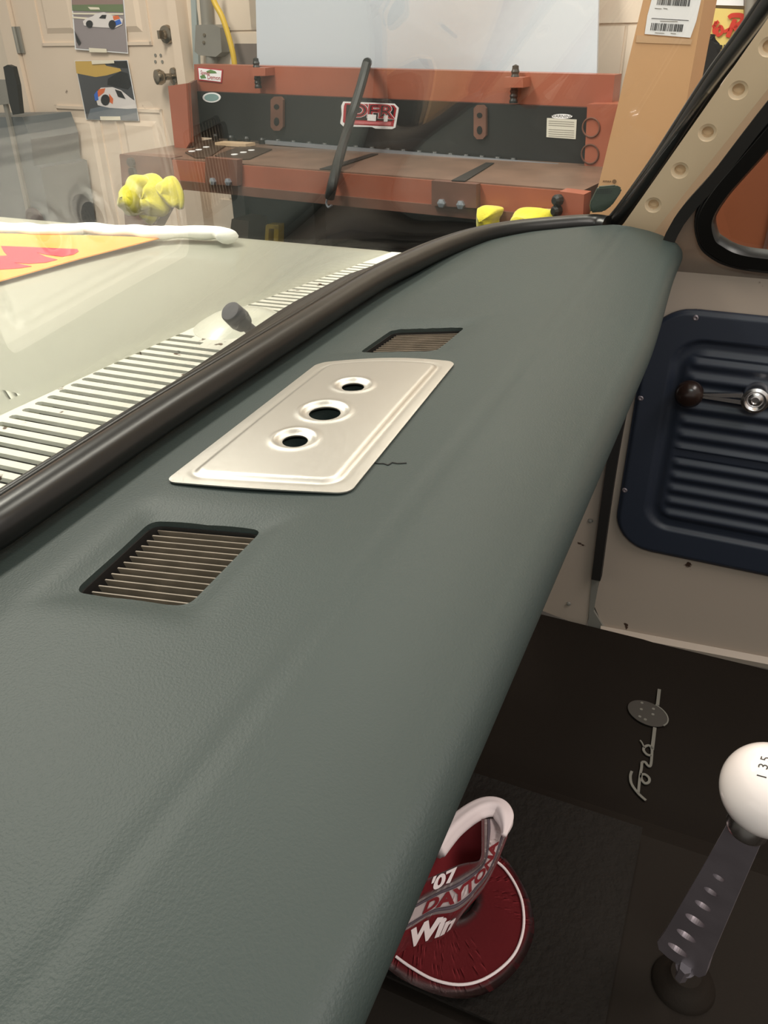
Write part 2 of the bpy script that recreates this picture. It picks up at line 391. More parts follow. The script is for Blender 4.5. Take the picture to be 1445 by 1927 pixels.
tag(autosmooth(obj('air_hose', bm, M['yellow'])), 'yellow hose hanging down the wall behind the shear', 'hose')
bm = bmesh.new(); prism(bm, [sp(u, v, WO-.008) for u, v in ((441, 82), (486, 82), (486, 200), (443, 200))], SN*.004)
tag(obj('trim_2', bm, mat('dark grey wall paint', (120, 108, 102), .7)), kind='structure')

# ---- pale sheet leaning on the wall
bm = bmesh.new(); prism(bm, [sp(478, -120, WO-.08), sp(1129, -120, WO-.08), sp(1120, 240, WO-.16), sp(487, 240, WO-.16)], SN*.01)
tag(obj('sheet_panel', bm, M['sheet']), 'large pale blue-white sheet standing behind the shear', 'sheet panel')

# ================================================================ METAL SHEAR
shear = thing('metal_shear', so(.75, .2, FLOOR_Z), 'big orange and black metal shear with wide table, beyond the hood', 'metal shear')
TZ = SA.z       # table height
def spr(bm, px, o, depth, mi=0): prism(bm, [sp(u, v, o) for u, v in px], SN*depth, mi)
L1 = sloc(1098, 355, 0)[0]
bm = bmesh.new(); prism(bm, [so(0, 0, TZ), so(L1, 0, TZ), so(L1, .47, TZ), so(.0, .47, TZ)], (0, 0, -.03)); obj('table', bm, M['table_brown'], shear)
# apron below the table edge
zb = sloc(800, 382, .0)[1]; zf = sloc(800, 401, .0)[1]
bm = bmesh.new(); prism(bm, [so(0, -.006, TZ-.004), so(L1, -.006, TZ-.004), so(L1, -.006, zb), so(0, -.006, zb)], SN*.02); obj('apron', bm, M['orange'], shear)
bm = bmesh.new(); prism(bm, [so(.12, -.014, zb), so(L1-.06, -.014, zb), so(L1-.06, -.014, zf), so(.12, -.014, zf)], SN*.06); obj('apron_flange', bm, M['orange_dark'], shear, label='darker brown flange under the apron')
# T slots in the table
for (a, b) in (((612, 320), (705, 291)), ((862, 342), (922, 308))):
    bm = bmesh.new(); p, q = pz(*a, TZ), pz(*b, TZ); t = (q-p).normalized(); n_ = Vector((t.y, -t.x, 0))
    prism(bm, [p+n_*.018+Vector((0, 0, .001)), q+n_*.012+Vector((0, 0, .001)), q-n_*.012+Vector((0, 0, .001)), p-n_*.018+Vector((0, 0, .001))], (0, 0, .002))
    obj('gauge_slot', bm, M['rubber_matt'], shear)
# brackets on the apron
for px_b, bolts in (([(386, 296), (446, 301), (446, 350), (386, 346)], [(402, 341), (431, 342)]), ([(812, 340), (896, 347), (896, 392), (812, 387)], [(832, 382), (868, 385)])):
    bm = bmesh.new(); spr(bm, px_b, -.03, .024); br = obj('slot_bracket', bm, M['orange_dark'], shear)
    for b in bolts:
        bm = bmesh.new(); lathe(bm, sp(b[0], b[1], -.03), -SN, [(.011, 0), (.011, .008), (0, .01)], 6); obj('bolt', bm, M['blade'], br)
bm = bmesh.new(); spr(bm, [(725, 352), (738, 353), (738, 372), (725, 371)], -.012, .005); obj('apron_slot', bm, M['rubber_matt'], shear) if False else bm.free()
# hold down bar (black), blade, beam
BO = .40
bm = bmesh.new(); spr(bm, [(367, 172), (1105, 203), (1103, 314), (500, 266), (375, 258)], BO, .03); obj('hold_down_bar', bm, M['black'], shear, label='wide black bar')
bm = bmesh.new(); spr(bm, [(365, 121), (1157, 141), (1150, 208), (367, 176)], BO+.03, .06); obj('crossbeam', bm, M['orange'], shear)
bm = bmesh.new(); spr(bm, [(498, 264), (1104, 313), (1102, 322), (499, 271)], BO-.03, .012); obj('blade', bm, M['blade'], shear, label='thin bright blade edge')
for i in range(20):
    u = 405+i*29.5; v = 262+(u-405)*.082-4
    if u > 1000: break
    bm = bmesh.new(); c = sp(u, v+1, BO-.004); lathe(bm, c-Vector((0, 0, .008)), (0, 0, 1), [(.0, 0), (.012, .0), (.013, .014), (.009, .020), (0, .021)], 14)
    autosmooth(obj('hold_down_foot', bm, M['black'], shear))
# side plates
bm = bmesh.new(); spr(bm, [(316, 162), (350, 157), (357, 268), (343, 292), (330, 292)], .2, .02)
p0 = [sp(349, 158, .2), sp(357, 268, .2)]
obj('side_plate', bm, M['orange'], shear)
bm = bmesh.new(); prism(bm, [sp(350, 158, .21), sp(357, 275, .21), sp(376, 270, BO+.02), sp(366, 150, BO+.02)], SS*.012); obj('side_gusset', bm, M['orange_dark'], shear, label='shaded inner side web')  # brown enamel puts the shade of this recess into the colour
bm = bmesh.new(); spr(bm, [(1105, 196), (1166, 196), (1157, 330), (1098, 340)], BO-.03, .1); 
obj('side_plate', bm, M['orange'], shear)
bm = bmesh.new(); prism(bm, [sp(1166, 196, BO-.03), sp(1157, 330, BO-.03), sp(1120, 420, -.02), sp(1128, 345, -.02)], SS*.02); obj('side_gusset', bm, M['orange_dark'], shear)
bm = bmesh.new(); 
for (u, v) in ((1112, 240), (1110, 290)):
    sweep(bm, [sp(u+16*math.cos(a), v+18*math.sin(a), BO-.032) for a in [k*math.pi/12 for k in range(24)]], circ(.0022, 6), up=SN, closed=True)
obj('ring_boss', bm, M['orange_dark'], shear)
# right end block of the table
bm = bmesh.new(); spr(bm, [(1053, 360), (1099, 366), (1096, 425), (1050, 420)], -.05, .05)
eb = obj('end_block', bm, M['orange'], shear)
for u, v in ((1053, 376), (1051, 396)):
    bm = bmesh.new(); lathe(bm, sp(u, v, -.05), -SN-SS*.4, [(.013, 0), (.013, .014), (.008, .02), (0, .02)], 10); obj('bolt', bm, M['black'], eb)
# left legs and end
bm = bmesh.new(); spr(bm, [(225, 290), (322, 297), (330, 352), (268, 470), (262, 700), (237, 700), (236, 430)], -.008, .05)
le = obj('leg', bm, M['orange_dark'], shear)
for u, v in ((249, 305), (252, 323)):
    bm = bmesh.new(); lathe(bm, sp(u, v, -.01), -SN, [(.014, 0), (.014, .012), (0, .014)], 10); obj('bolt', bm, M['black'], le)
bm = bmesh.new(); sL = L1-.12; box(bm, so(sL, .05, (FLOOR_Z+zf)/2), SS*.05, SN*.04, (0, 0, (zf-FLOOR_Z)/2)); obj('leg', bm, M['orange_dark'], shear)
for s_ in (.12, L1-.08):
    bm = bmesh.new(); box(bm, so(s_, .46, (FLOOR_Z+TZ)/2), SS*.03, SN*.05, (0, 0, (TZ-FLOOR_Z)/2)); obj('leg', bm, M['black'], shear)
bm = bmesh.new(); box(bm, so(.8, .44, TZ-.45), SS*.68, SN*.01, (0, 0, .42)); obj('dark_back_panel', bm, M['black'], shear)  # black sheet added for the darkness under the table
bm = bmesh.new(); box(bm, so(.8, .2, zf-.35), SS*.66, SN*.03, (0, 0, .02)); box(bm, so(.62, .2, zf-.17), SS*.02, SN*.03, (0, 0, .17)); obj('treadle_bar', bm, M['black'], shear)
# slotted links on the bar
for cu_, cv_ in ((520, 215), (902, 231)):
    k = 1
    bm = bmesh.new(); out = [(cu_-11, cv_-27), (cu_-5, cv_-33), (cu_+7, cv_-33), (cu_+12, cv_-27), (cu_+12, cv_+24), (cu_+6, cv_+31), (cu_-5, cv_+31), (cu_-11, cv_+24)]
    spr(bm, out, BO-.012, .011); lk = obj('slotted_link', bm, M['orange_dark'], shear)
    for dv in (-14, 14):
        bm = bmesh.new(); spr(bm, [(cu_+5*math.cos(a*.524), cv_+dv+(5 if dv < 0 else 8)*math.sin(a*.524)) for a in range(12)], BO-.0135, .001); obj('slot_hole', bm, M['dark'], lk)
# studs on the beam
for uu, top, c0, c1, bot, wd in ((486, 108, 127, 143, 166, 13), (966, 121, 145, 165, 194, 18)):
    bm = bmesh.new(); prism(bm, [sp(u, v, BO-.02) for u, v in ((uu-wd, c0), (uu+wd, c0+1), (uu+wd, c1), (uu-wd, c1))], SN*.05); c_ = obj('stud_collar', bm, M['orange'], shear)
    bm = bmesh.new(); p, q = sp(uu, top, BO+.005), sp(uu, bot, BO+.005); lathe(bm, q, (0, 0, 1), [(.012, 0)]+[(.012 if k % 2 else .0095, (q-p).length*k/16) for k in range(1, 15)]+[(.009, (q-p).length*.96), (0, (q-p).length)], 16)
    obj('threaded_stud', bm, M['black'], c_)
# stickers
def sticker(name, px, m, o_, label, parent=shear, depth=.0015):
    bm = bmesh.new(); spr(bm, px, o_, depth); return obj(name, bm, m, parent, label=label)
def stext(body, c, size, m, o_, parent, shear_=0, name='lettering', rotv=0, off=0, sx=1):
    bm = text_bm(body, size, shear=shear_, offset=off); C_ = sp(*c, o_); R_ = (sp(c[0]+20, c[1]+20*math.tan(rotv), o_)-C_).normalized(); U_ = R_.cross(SN).normalized()
    if U_.z < 0: U_ = -U_
    for v in bm.verts: v.co = C_+R_*v.co.x*sx+U_*v.co.y
    return obj(name, bm, m, parent)
st = sticker('race_sticker', [(371, 126), (419, 131), (417, 156), (373, 151)], M['sticker_red'], BO+.027, 'white and red rectangular sticker')
bm = bmesh.new(); spr(bm, [(373, 128), (417, 133), (415, 154), (375, 149)], BO+.0262, .0005); obj('sticker_ground', bm, M['paper'], st)
bm = bmesh.new(); spr(bm, [(388, 134), (396, 131), (405, 134), (408, 138), (390, 138)], BO+.0255, .0004); spr(bm, [(376, 143), (384, 140), (388, 147), (378, 148)], BO+.0255, .0004); obj('green_car_mark', bm, M['sticker_green'], st)
stext('Speed', (385, 137), .018, M['sticker_red'], BO+.0252, st, .3, rotv=.09); stext('Demon', (402, 146), .020, M['sticker_red'], BO+.0252, st, .1, rotv=.09)
bm = bmesh.new(); spr(bm, [(398+17*math.cos(a*.2618), 183.5+9.5*math.sin(a*.2618)) for a in range(24)], BO-.002, .0015); ov = obj('oval_badge', bm, M['paper'], shear, label='small pale oval badge')
bm = bmesh.new(); spr(bm, [(398+13.5*math.cos(a*.2618), 183.5+7*math.sin(a*.2618)) for a in range(24)], BO-.0025, .0004); obj('badge_centre', bm, M['oval'], ov)
# big red and white sticker: DFR
big = sticker('logo_sticker', [(646, 191), (742, 195), (750, 203), (749, 212), (744, 240), (737, 243), (706, 242), (700, 239), (646, 238), (640, 232), (643, 215), (642, 199)], M['paper'], BO-.002, 'white edged sticker with big red letters')
bm = bmesh.new(); spr(bm, [(649, 194), (741, 198), (746, 204), (740, 238), (650, 234), (645, 229), (647, 200)], BO-.0026, .0004); obj('sticker_ground', bm, M['sticker_red'], big)
bm = bmesh.new(); spr(bm, [(652, 197), (739, 200), (742, 205), (738, 228), (650, 225)], BO-.0032, .0004); obj('sticker_dark_field', bm, M['black'], big)
stext('DFR', (697, 210), .050, M['paper'], BO-.0036, big, .1, rotv=.045, off=.004, sx=1.75)
stext('DFR', (697, 210), .050, M['sticker_red'], BO-.0040, big, .1, rotv=.045, off=.0028, sx=1.75)
stext('DFR', (697, 210), .050, M['black'], BO-.0044, big, .1, rotv=.045, off=-.0008, sx=1.75)
bm = bmesh.new(); spr(bm, [(655, 227), (736, 230), (735, 236), (654, 232)], BO-.0036, .0003); obj('red_strip', bm, mat('sticker pink', (205, 110, 115), .4), big)
bm = bmesh.new(); spr(bm, [(692, 215), (708, 216), (707, 228), (691, 227)], BO-.005, .0003); obj('white_patch', bm, M['paper'], big)
bm = bmesh.new(); spr(bm, [(722, 217), (730, 217), (729, 229), (722, 229)], BO-.005, .0003); obj('white_patch', bm, M['paper'], big)
lab = sticker('warning_label', [(1029, 222), (1085, 225), (1083, 262), (1028, 258)], mat('off white label', (206, 204, 192), .5), BO-.002, 'off-white instruction label')
bm = bmesh.new()
for k in range(8):
    if k == 3: continue
    v = 227+k*4; spr(bm, [(1032, v), (1080, v+2.6), (1080, v+3.6), (1032, v+1)], BO-.0024, .0002)
obj('printed_line', bm, M['greybox'], lab)
bm = bmesh.new(); spr(bm, [(1057+20*math.cos(a*.2618), 219+4.6*math.sin(a*.2618)) for a in range(24)], BO-.0026, .0004); wl = obj('warning_oval', bm, M['paper'], shear)
stext('WARNING', (1057, 219), .0105, M['ink'], BO-.003, wl, 0, rotv=.04, sx=1.3)

# ---- things on / at the shear
bm = bmesh.new(); pth = catmull([sp(690, 120, BO-.05), sp(678, 165, BO-.09), sp(655, 240, .22), sp(636, 305, .02), sp(626, 345, -.05), sp(620, 372, -.05)]); sweep(bm, pth, circ(.014, 10), up=SN)
rod = thing('bungee_cord', sp(620, 385, -.05), 'black diagonal cord hooked over the shear beam', 'cord')
autosmooth(obj('cord', bm, M['black'], rod))
bm = bmesh.new(); sweep(bm, catmull([sp(u, v, -.05) for u, v in ((622, 362), (617, 371), (614, 382), (618, 390), (624, 386))]), circ(.003, 8), up=SN); obj('hook', bm, M['blade'], rod)
bm = bmesh.new(); sweep(bm, catmull([sp(690, 118, BO-.05), sp(692, 117, BO), sp(692, 119, BO+.1)]), circ(.013, 10), up=SS); obj('hook', bm, M['black'], rod)
plm = mat('dark painted plate', (84, 70, 60), .4, metal=.4, var=.15)
for i, (pts, holes, lab_) in enumerate((([(348, 286), (415, 263), (432, 268), (392, 296), (368, 296)], [(361, 285), (374, 282), (388, 277)], 'dark drilled metal plate lying on the shear table, the left one'),
    ([(404, 292), (455, 274), (512, 280), (470, 298), (430, 300)], [(441, 291), (458, 287), (473, 283)], 'dark drilled metal plate lying on the shear table, the right one'))):
    r = thing('drilled_plate', pz(*pts[0], TZ), lab_, 'metal plate', 'drilled plates on the shear table')
    bm = bmesh.new(); prism(bm, [pz(u, v, TZ+.004) for u, v in pts], (0, 0, -.003)); obj('plate', bm, plm, r)
    for u, v in holes:
        bm = bmesh.new(); c = pz(u, v, TZ+.0045); lathe(bm, c, (0, 0, 1), [(.011, 0), (.011, .0015), (0, .0015)], 16); obj('washer', bm, M['paper'], r)
bm = bmesh.new(); a_ = pz(404, 268, TZ+.012); b_ = pz(462, 271, TZ+.012); prism(bm, [a_, b_, b_+SN*.05, a_+SN*.05], (0, 0, -.010))
tag(obj('wood_strip', bm, mat('pale wood', (190, 165, 135), .7)), 'short pale wooden strip lying behind the drilled plates on the shear', 'wood strip')

def rag(name, pts, o_, depth, label, seed, parent=None):
    """crumpled towel: an inflated, noisy body filling an outline on a plane"""
    C0 = sum((sp(u, v, o_) for u, v in pts), Vector())/len(pts)
    ol = catmull([sp(u, v, o_) for u, v in pts+[pts[0]]], 6)[:-1]
    bm = bmesh.new(); rings = []
    for k in range(9):
        t = k/8; s = math.sin(math.acos(t*.98)) if t < 1 else .05
        s = math.sqrt(max(.002, 1-t*t))
        rings.append([bm.verts.new(C0+(p-C0)*s - SN*depth*t + Vector(noise.noise_vector((p*10+Vector((seed, t*2, 0)))))*.014*(1 if t > 0 else .2)) for p in ol])
    for A, B in zip(rings, rings[1:]):
        n = len(A)
        for i in range(n): bm.faces.new((A[i], A[(i+1) % n], B[(i+1) % n], B[i]))
    bm.faces.new(rings[-1]); bm.faces.new(rings[0][::-1])
    return obj(name, bm, M['yellow_rag'], parent, smooth=True)
r = thing('work_glove', sp(270, 415, -.03), 'pair of yellow gloves hung over the left end of the shear', 'gloves')
rag('glove_cuff', [(240, 345), (250, 333), (275, 330), (282, 350), (276, 398), (256, 402), (240, 396)], -.07, .07, '', 1, r)
rag('glove_palm', [(258, 333), (300, 334), (318, 365), (322, 395), (305, 404), (268, 398), (256, 365)], -.05, .05, '', 2, r)
rag('glove_finger', [(270, 398), (302, 400), (300, 412), (288, 418), (276, 412)], -.045, .035, '', 3, r)
rag('glove_thumb', [(302, 345), (312, 334), (330, 332), (345, 360), (346, 392), (330, 388), (312, 370)], -.05, .045, '', 4, r)
tag(rag('yellow_towel', [(905, 390), (918, 386), (945, 390), (944, 402), (938, 414), (938, 440), (908, 440), (904, 405)], -.016, .06, '', 5), 'small crumpled yellow towel, left of the two under the apron', 'towel', 'yellow towels by the shear')
tag(rag('yellow_towel', [(972, 400), (985, 394), (1035, 392), (1052, 402), (1050, 425), (970, 425)], -.016, .07, '', 6), 'wider folded yellow towel beside the end block of the shear', 'towel', 'yellow towels by the shear')
bm = bmesh.new(); spr(bm, [(436, 412), (468, 416), (466, 460), (430, 458)], .2, .1); tag(obj('wood_block', bm, mat('dull brown wood', (122, 98, 84), .7)), 'dull brown block in the dark under the shear', 'wood block')
bm = bmesh.new()
for a in ([(500, 424), (506, 424), (504, 470), (497, 470)], [(516, 425), (524, 426), (523, 470), (514, 470)], [(502, 422), (524, 423), (523, 431), (503, 430)]): spr(bm, a, .12, .03)
tag(obj('yellow_stand', bm, M['yellow']), 'small yellow bracket standing in the dark under the shear', 'stand')

# ---- tall cardboard box leaning at the right end of the shear
BP = Vector((1.71, .552, 0)); BN = Vector((BP.x, BP.y, 0)).normalized()
def bp(u, v, d=0): return pp(u, v, BP+BN*d, BN)
cb = thing('cardboard_box', bp(1170, 520), 'tall narrow cardboard box with white shipping label, leaning at right', 'cardboard box')
bm = bmesh.new(); F = [bp(u, v) for u, v in ((1247, -160), (1353, -160), (1325, 0), (1290, 200), (1205, 560), (1063, 560), (1127, 344), (1210, 0))]
B_ = [bp(u, v, .16) for u, v in ((1267, -160), (1378, -160), (1349, 0), (1313, 190), (1235, 560), (1085, 560), (1150, 344), (1230, 0))]
A = [bm.verts.new(p) for p in F]; B = [bm.verts.new(p) for p in B_]; bm.faces.new(A); bm.faces.new(B[::-1])
for i in range(8): bm.faces.new((A[i], A[(i+1) % 8], B[(i+1) % 8], B[i]))
obj('carton', bm, M['card'], cb)
def bpr(bm, px, d, t=.001): prism(bm, [bp(u, v, d) for u, v in px], BN*t)
bm = bmesh.new(); bpr(bm, [(1229, -60), (1332, -60), (1319, 0), (1310, 40), (1299, 71), (1213, 64), (1218, 30), (1226, 0)], -.002); lb = obj('shipping_label', bm, M['paper'], cb, label='white label with barcodes')
bm = bmesh.new(); bpr(bm, [(1198, 66), (1303, 74), (1300, 84), (1196, 80)], -.0015); obj('packing_tape', bm, mat('glossy clear tape', (200, 165, 130), .12), cb)
bm = bmesh.new(); random.seed(9)
for (u0, u1, v0, v1, sl) in ((1226, 1287, 43, 57, -.06), (1238, 1300, -6, 9, -.06)):
    u = u0
    while u < u1:
        wd = random.choice((.8, 1.2, 2.0)); bpr(bm, [(u, v0+(u-u0)*.05), (u+wd, v0+(u-u0)*.05), (u+wd-2.5, v1+(u-u0)*.05), (u-2.5, v1+(u-u0)*.05)], -.0026, .0004); u += wd+random.choice((.9, 1.4, 2))
bpr(bm, [(1226, 34), (1296, 38), (1296, 39), (1226, 35)], -.0026, .0004)
obj('barcode', bm, M['ink'], lb)
bm = bmesh.new()
for (a, b, v) in ((1242, 1275, 39), (1232, 1250, 61), (1262, 1272, 62), (1232, 1245, 15), (1248, 1256, 15)): bpr(bm, [(a, v), (b, v+1), (b, v+2.2), (a, v+1.2)], -.0026, .0004)
obj('printed_line', bm, M['greybox'], lb)
bm = bmesh.new()
for a in ([1135, 341], [1139, 341], [1143, 341.3], [1147, 341.5]): bpr(bm, [(a[0], a[1]-1.5), (a[0]+2.6, a[1]-1.5), (a[0]+2.6, a[1]+1.5), (a[0], a[1]+1.5)], -.0012, .0005)
bpr(bm, [(1156+4*math.cos(a*.628), 341.5+4*math.sin(a*.628)) for a in range(10)], -.0012, .0005)
obj('box_print', bm, mat('brown print', (120, 90, 60), .7), cb)

# ---- right edge of the shop: sign, pipe, dark coat shape, brown cupboard
r = thing('wall_sign', sp(1370, 90, WO-.02), 'yellow sign with red script letters, partly behind the box', 'sign')
bm = bmesh.new(); spr(bm, [(1240, 10), (1399, 18), (1399, 105), (1240, 105)], WO-.03, .02); obj('sign_board', bm, M['sign'], r)
stext('AutoRx', (1347, 50), .20, M['sign_red'], WO-.033, r, .35, rotv=.0, off=.006, sx=.8) if False else None
bm = bmesh.new()
def stroke(bm, pts, w, o_): sweep(bm, catmull([sp(u, v, o_) for u, v in pts], 6), [(-w, -.0008), (w, -.0008), (w, .0008), (-w, .0008)], up=SN)
for pts, w_ in (([(1341, 52), (1347, 45), (1352, 40)], .0045), ([(1347, 40), (1343, 58), (1347, 62)], .004), ([(1356, 50), (1349, 56), (1351, 66), (1359, 60), (1357, 51), (1352, 50)], .004),
    ([(1383, 36), (1376, 52), (1369, 70)], .006), ([(1371, 34), (1378, 29), (1396, 30), (1394, 42), (1382, 49)], .0055), ([(1382, 49), (1388, 60), (1386, 70), (1379, 71)], .0055), ([(1362, 60), (1372, 55), (1382, 50)], .004)):
    stroke(bm, pts, w_, WO-.034)
obj('script_letters', bm, M['sign_red'], r)
bm = bmesh.new()
for u in (1346, 1354, 1362, 1372): spr(bm, [(u, 84), (u+5, 85), (u+4, 93), (u-1, 92)], WO-.034, .002)
obj('small_black_letters', bm, M['ink'], r)
bm = bmesh.new(); spr(bm, [(1328, -70), (1400, -70), (1399, 11), (1328, 9)], WO-.03, .02); tag(obj('wall_sign', bm, M['paper']), 'blank white board above the yellow script sign', 'sign')
bm = bmesh.new(); cyl(bm, sp(1418, -70, WO-.06), sp(1403, 110, WO-.06), .013); tag(autosmooth(obj('conduit_pipe', bm, M['greybox'])), 'grey vertical pipe right of the yellow script sign', 'pipe')
bm = bmesh.new(); spr(bm, [(1421, -70), (1560, -70), (1560, 160), (1415, 30)], WO-.05, .04); tag(obj('wall_board', bm, mat('dark maroon board', (84, 50, 48), .5)), 'dark maroon board at the top right, behind the pipe', 'board')
bm = bmesh.new(); P_ = [(1318, 62), (1342, 60), (1353, 72), (1362, 98), (1362, 140), (1330, 300), (1180, 520), (1250, 300)]
prism(bm, [bp(u, v, .3) for u, v in P_], BN*.07); bmesh.ops.bevel(bm, geom=bm.edges[:], offset=.012, segments=2, affect='EDGES')
tag(obj('equipment_cover', bm, M['black']), 'dark rounded covered shape standing behind the cardboard box', 'cover')
CUPZ = px_(1445, 255, 2.05).z
bm = bmesh.new(); prism(bm, [Vector((2.05, .16, FLOOR_Z)), Vector((2.05, -.75, FLOOR_Z)), Vector((2.05, -.75, CUPZ)), Vector((2.05, .16, CUPZ))], (.5, 0, 0))
cbn = thing('storage_cupboard', (2.3, -.3, FLOOR_Z), 'orange-brown cupboard seen through the small side window', 'cupboard')
obj('carcass', bm, M['bench_brown'], cbn)
bm = bmesh.new(); box(bm, (2.045, px_(1441, 460, 2.045).y, -.75), (.004, 0, 0), (0, .004, 0), (0, 0, .55)); obj('door_gap', bm, M['orange_dark'], cbn)

# ================================================================ THE TRUCK
truck = thing('truck', (.6, .3, FLOOR_Z), 'off-white truck whose hood, windshield, dash and passenger door surround the viewer', 'truck')
# ---- dash pad
gpx = [(-120, 1062), (0, 985), (150, 885), (300, 785), (450, 690), (560, 620), (700, 532), (771, 496), (836, 467), (906, 444), (975, 432), (1061, 424), (1115, 421), (1142, 424)]
gp = [pz(u, v, -.290) for u, v in gpx]
FRONT_OLD = [(-.3, .36), (-.1, .43), (.1, .455), (.31, .455), (.51, .47), (.737, .458), (1.05, .435), (1.2, .405), (1.33, .345), (1.40, .245), (1.45, .2)]
FRONT = [(-.3, .20), (-.16, .33), (0, .42)]+[(p.x, p.y-.006) for p in gp]
def lerp(tab, x):
    if x <= tab[0][0]: return tab[0][1]
    for (a, b), (c, d) in zip(tab, tab[1:]):
        if x <= c: return b+(d-b)*((x-a)/(c-a))
    return tab[-1][1]
def yfront(x): return lerp(FRONT, x)
def yrear(x):
    y = .078+.012*ss((x-.9)/.4)
    if x > 1.345: t = (x-1.345)/.06; y += .13*(1-math.sqrt(max(0, 1-min(1, t)**2)))
    return y
V1 = [(.291, .351), (.307, .274), (.402, .277), (.382, .359)]
V2 = [(.754, .368), (.789, .291), (.877, .287), (.839, .364)]
def sdf(poly, x, y):
    """signed distance to a convex quad (positive outside)"""
    d = -9
    c = (sum(p[0] for p in poly)/4, sum(p[1] for p in poly)/4)
    for i in range(4):
        a, b = poly[i], poly[(i+1) % 4]; ex, ey = b[0]-a[0], b[1]-a[1]; l = math.hypot(ex, ey); nx, ny = ey/l, -ex/l
        if (c[0]-a[0])*nx+(c[1]-a[1])*ny > 0: nx, ny = -nx, -ny
        d = max(d, (x-a[0])*nx+(y-a[1])*ny)
    return d
def top(x, y):
    z = -.3+.015*ss((x-.95)/.45)
    if y < .19: z -= .9*(.19-y)**2+.055*(.19-y)
    yc = yfront(x)-.062
    if y > yc: z -= (y-yc)*.13
    z -= .0018*math.exp(-((y-.19)/.0045)**2)
    for V in (V1, V2):
        d = sdf(V, x, y)
        if d < .03: z -= .0055*(1-max(d, 0)/.03)**2
    return z
xs = [-.16+i*.008 for i in range(int(1.556/.008)+1)]
xs += [1.3985, 1.402]
bm = bmesh.new(); rings = []
for x in xs:
    yf, yr = yfront(x)+.026, yrear(x); r_ = .021; pr = []
    ye = yr+r_
    n = 56
    for i in range(n+1):
        y = yf+(ye-yf)*i/n; pr.append((y, top(x, y)))
    zt = pr[-1][1]; k = 10
    for i in range(1, k+1):
        a = math.pi*.98*i/k; pr.append((ye-math.sin(a)*r_, zt-r_+math.cos(a)*r_))
    zb_ = pr[-1][1]
    pr.append((ye+.03, zb_+.002)); pr.append((max(ye+.05, .2), zb_)); pr.append((max(yf, ye+.06), zb_-.002))
    rings.append([bm.verts.new((x, y, z)) for y, z in pr])
for A, B in zip(rings, rings[1:]):
    m_ = len(A)
    for j in range(m_): bm.faces.new((A[j], A[(j+1) % m_], B[(j+1) % m_], B[j]))
bm.faces.new(rings[0]); bm.faces.new(rings[-1][::-1])
pad = obj('dash_pad', bm, M['pad'], truck, label='dark grey-green padded dash top')
def rquad(poly, r, n=5):
    out = []
    for i in range(4):
        p = Vector(poly[i]); a = (Vector(poly[i-1])-p).normalized(); b = (Vector(poly[(i+1) % 4])-p).normalized()
        for k in range(n+1):
            t = k/n; out.append(p+a*r*(1-t)**2+b*r*t**2)
    return out
bmc = bmesh.new()
for V in (V1, V2): prism(bmc, [(p.x, p.y, -.45) for p in rquad(V, .010)], (0, 0, .3))
HOLES = [(664, 727, .0125), (611, 777, .0165), (555, 828, .0125)]
for u, v, r_ in HOLES:
    c = pz(u, v, -.294); cyl(bmc, (c.x, c.y, -.45), (c.x, c.y, -.2), r_*1.15)
cut(pad, bmc); autosmooth(pad, 50)
# cracks in the vinyl
bm = bmesh.new(); ck = [(694, 872), (703, 873), (712, 875), (722, 875), (730, 878), (738, 873), (748, 875), (765, 874)]
for a, b in zip(ck, ck[1:]):
    p, q = pz(*a, -.301), pz(*b, -.301); t = (q-p).normalized(); n_ = Vector((t.y, -t.x, 0))*.0006
    for s_ in (p, q): s_.z = top(s_.x, s_.y)+.0002
    prism(bm, [p-n_, q-n_, q+n_, p+n_], (0, 0, .0004))
obj('surface_crack', bm, M['dark'], pad, label='short jagged black crack')
# defroster vents
for V, lab_ in ((V1, 'near defroster vent'), (V2, 'far defroster vent')):
    ztop = -.3055
    bm = bmesh.new(); rq = rquad(V, .010); n = len(rq); c = Vector((sum(p.x for p in rq)/n, sum(p.y for p in rq)/n))
    lv = [(1.012, -.0), (1.012, -.04), (.965, -.04), (.965, -.012), (.975, -.006), (.975, -.0)]
    R_ = [[bm.verts.new(((c+(p-c)*s).x, (c+(p-c)*s).y, ztop-.004+dz_)) for p in rq] for s, dz_ in lv]
    for A, B in zip(R_, R_[1:]+R_[:1]):
        for i in range(n): bm.faces.new((A[i], A[(i+1) % n], B[(i+1) % n], B[i]))
    fr = obj('vent_frame', bm, M['rubber_matt'], pad, label=lab_+' rim')
    bm = bmesh.new(); P = [Vector(p) for p in V]; N_ = 13
    for i in range(N_):
        t = (i+.45)/N_; a = P[0].lerp(P[3], t); b = P[1].lerp(P[2], t); a2 = a.lerp(b, .06); b2 = a.lerp(b, .97)
        ax = (P[3]-P[0]).normalized()
        lean = .004
        th_ = .0011; z1, z0 = ztop-.006, ztop-.019
        prism(bm, [(a2.x, a2.y, z1), (b2.x, b2.y, z1), (b2.x+ax.x*lean, b2.y+ax.y*lean, z0), (a2.x+ax.x*lean, a2.y+ax.y*lean, z0)], (ax.x*th_, ax.y*th_, 0))
    obj('vent_louvres', bm, M['slat'], pad, label=lab_+' slats')
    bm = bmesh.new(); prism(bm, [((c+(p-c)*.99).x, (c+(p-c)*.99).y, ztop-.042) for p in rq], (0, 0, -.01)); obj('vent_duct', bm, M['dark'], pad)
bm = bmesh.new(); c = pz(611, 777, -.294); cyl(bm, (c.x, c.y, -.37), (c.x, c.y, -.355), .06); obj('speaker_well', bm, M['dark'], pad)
bm = bmesh.new()
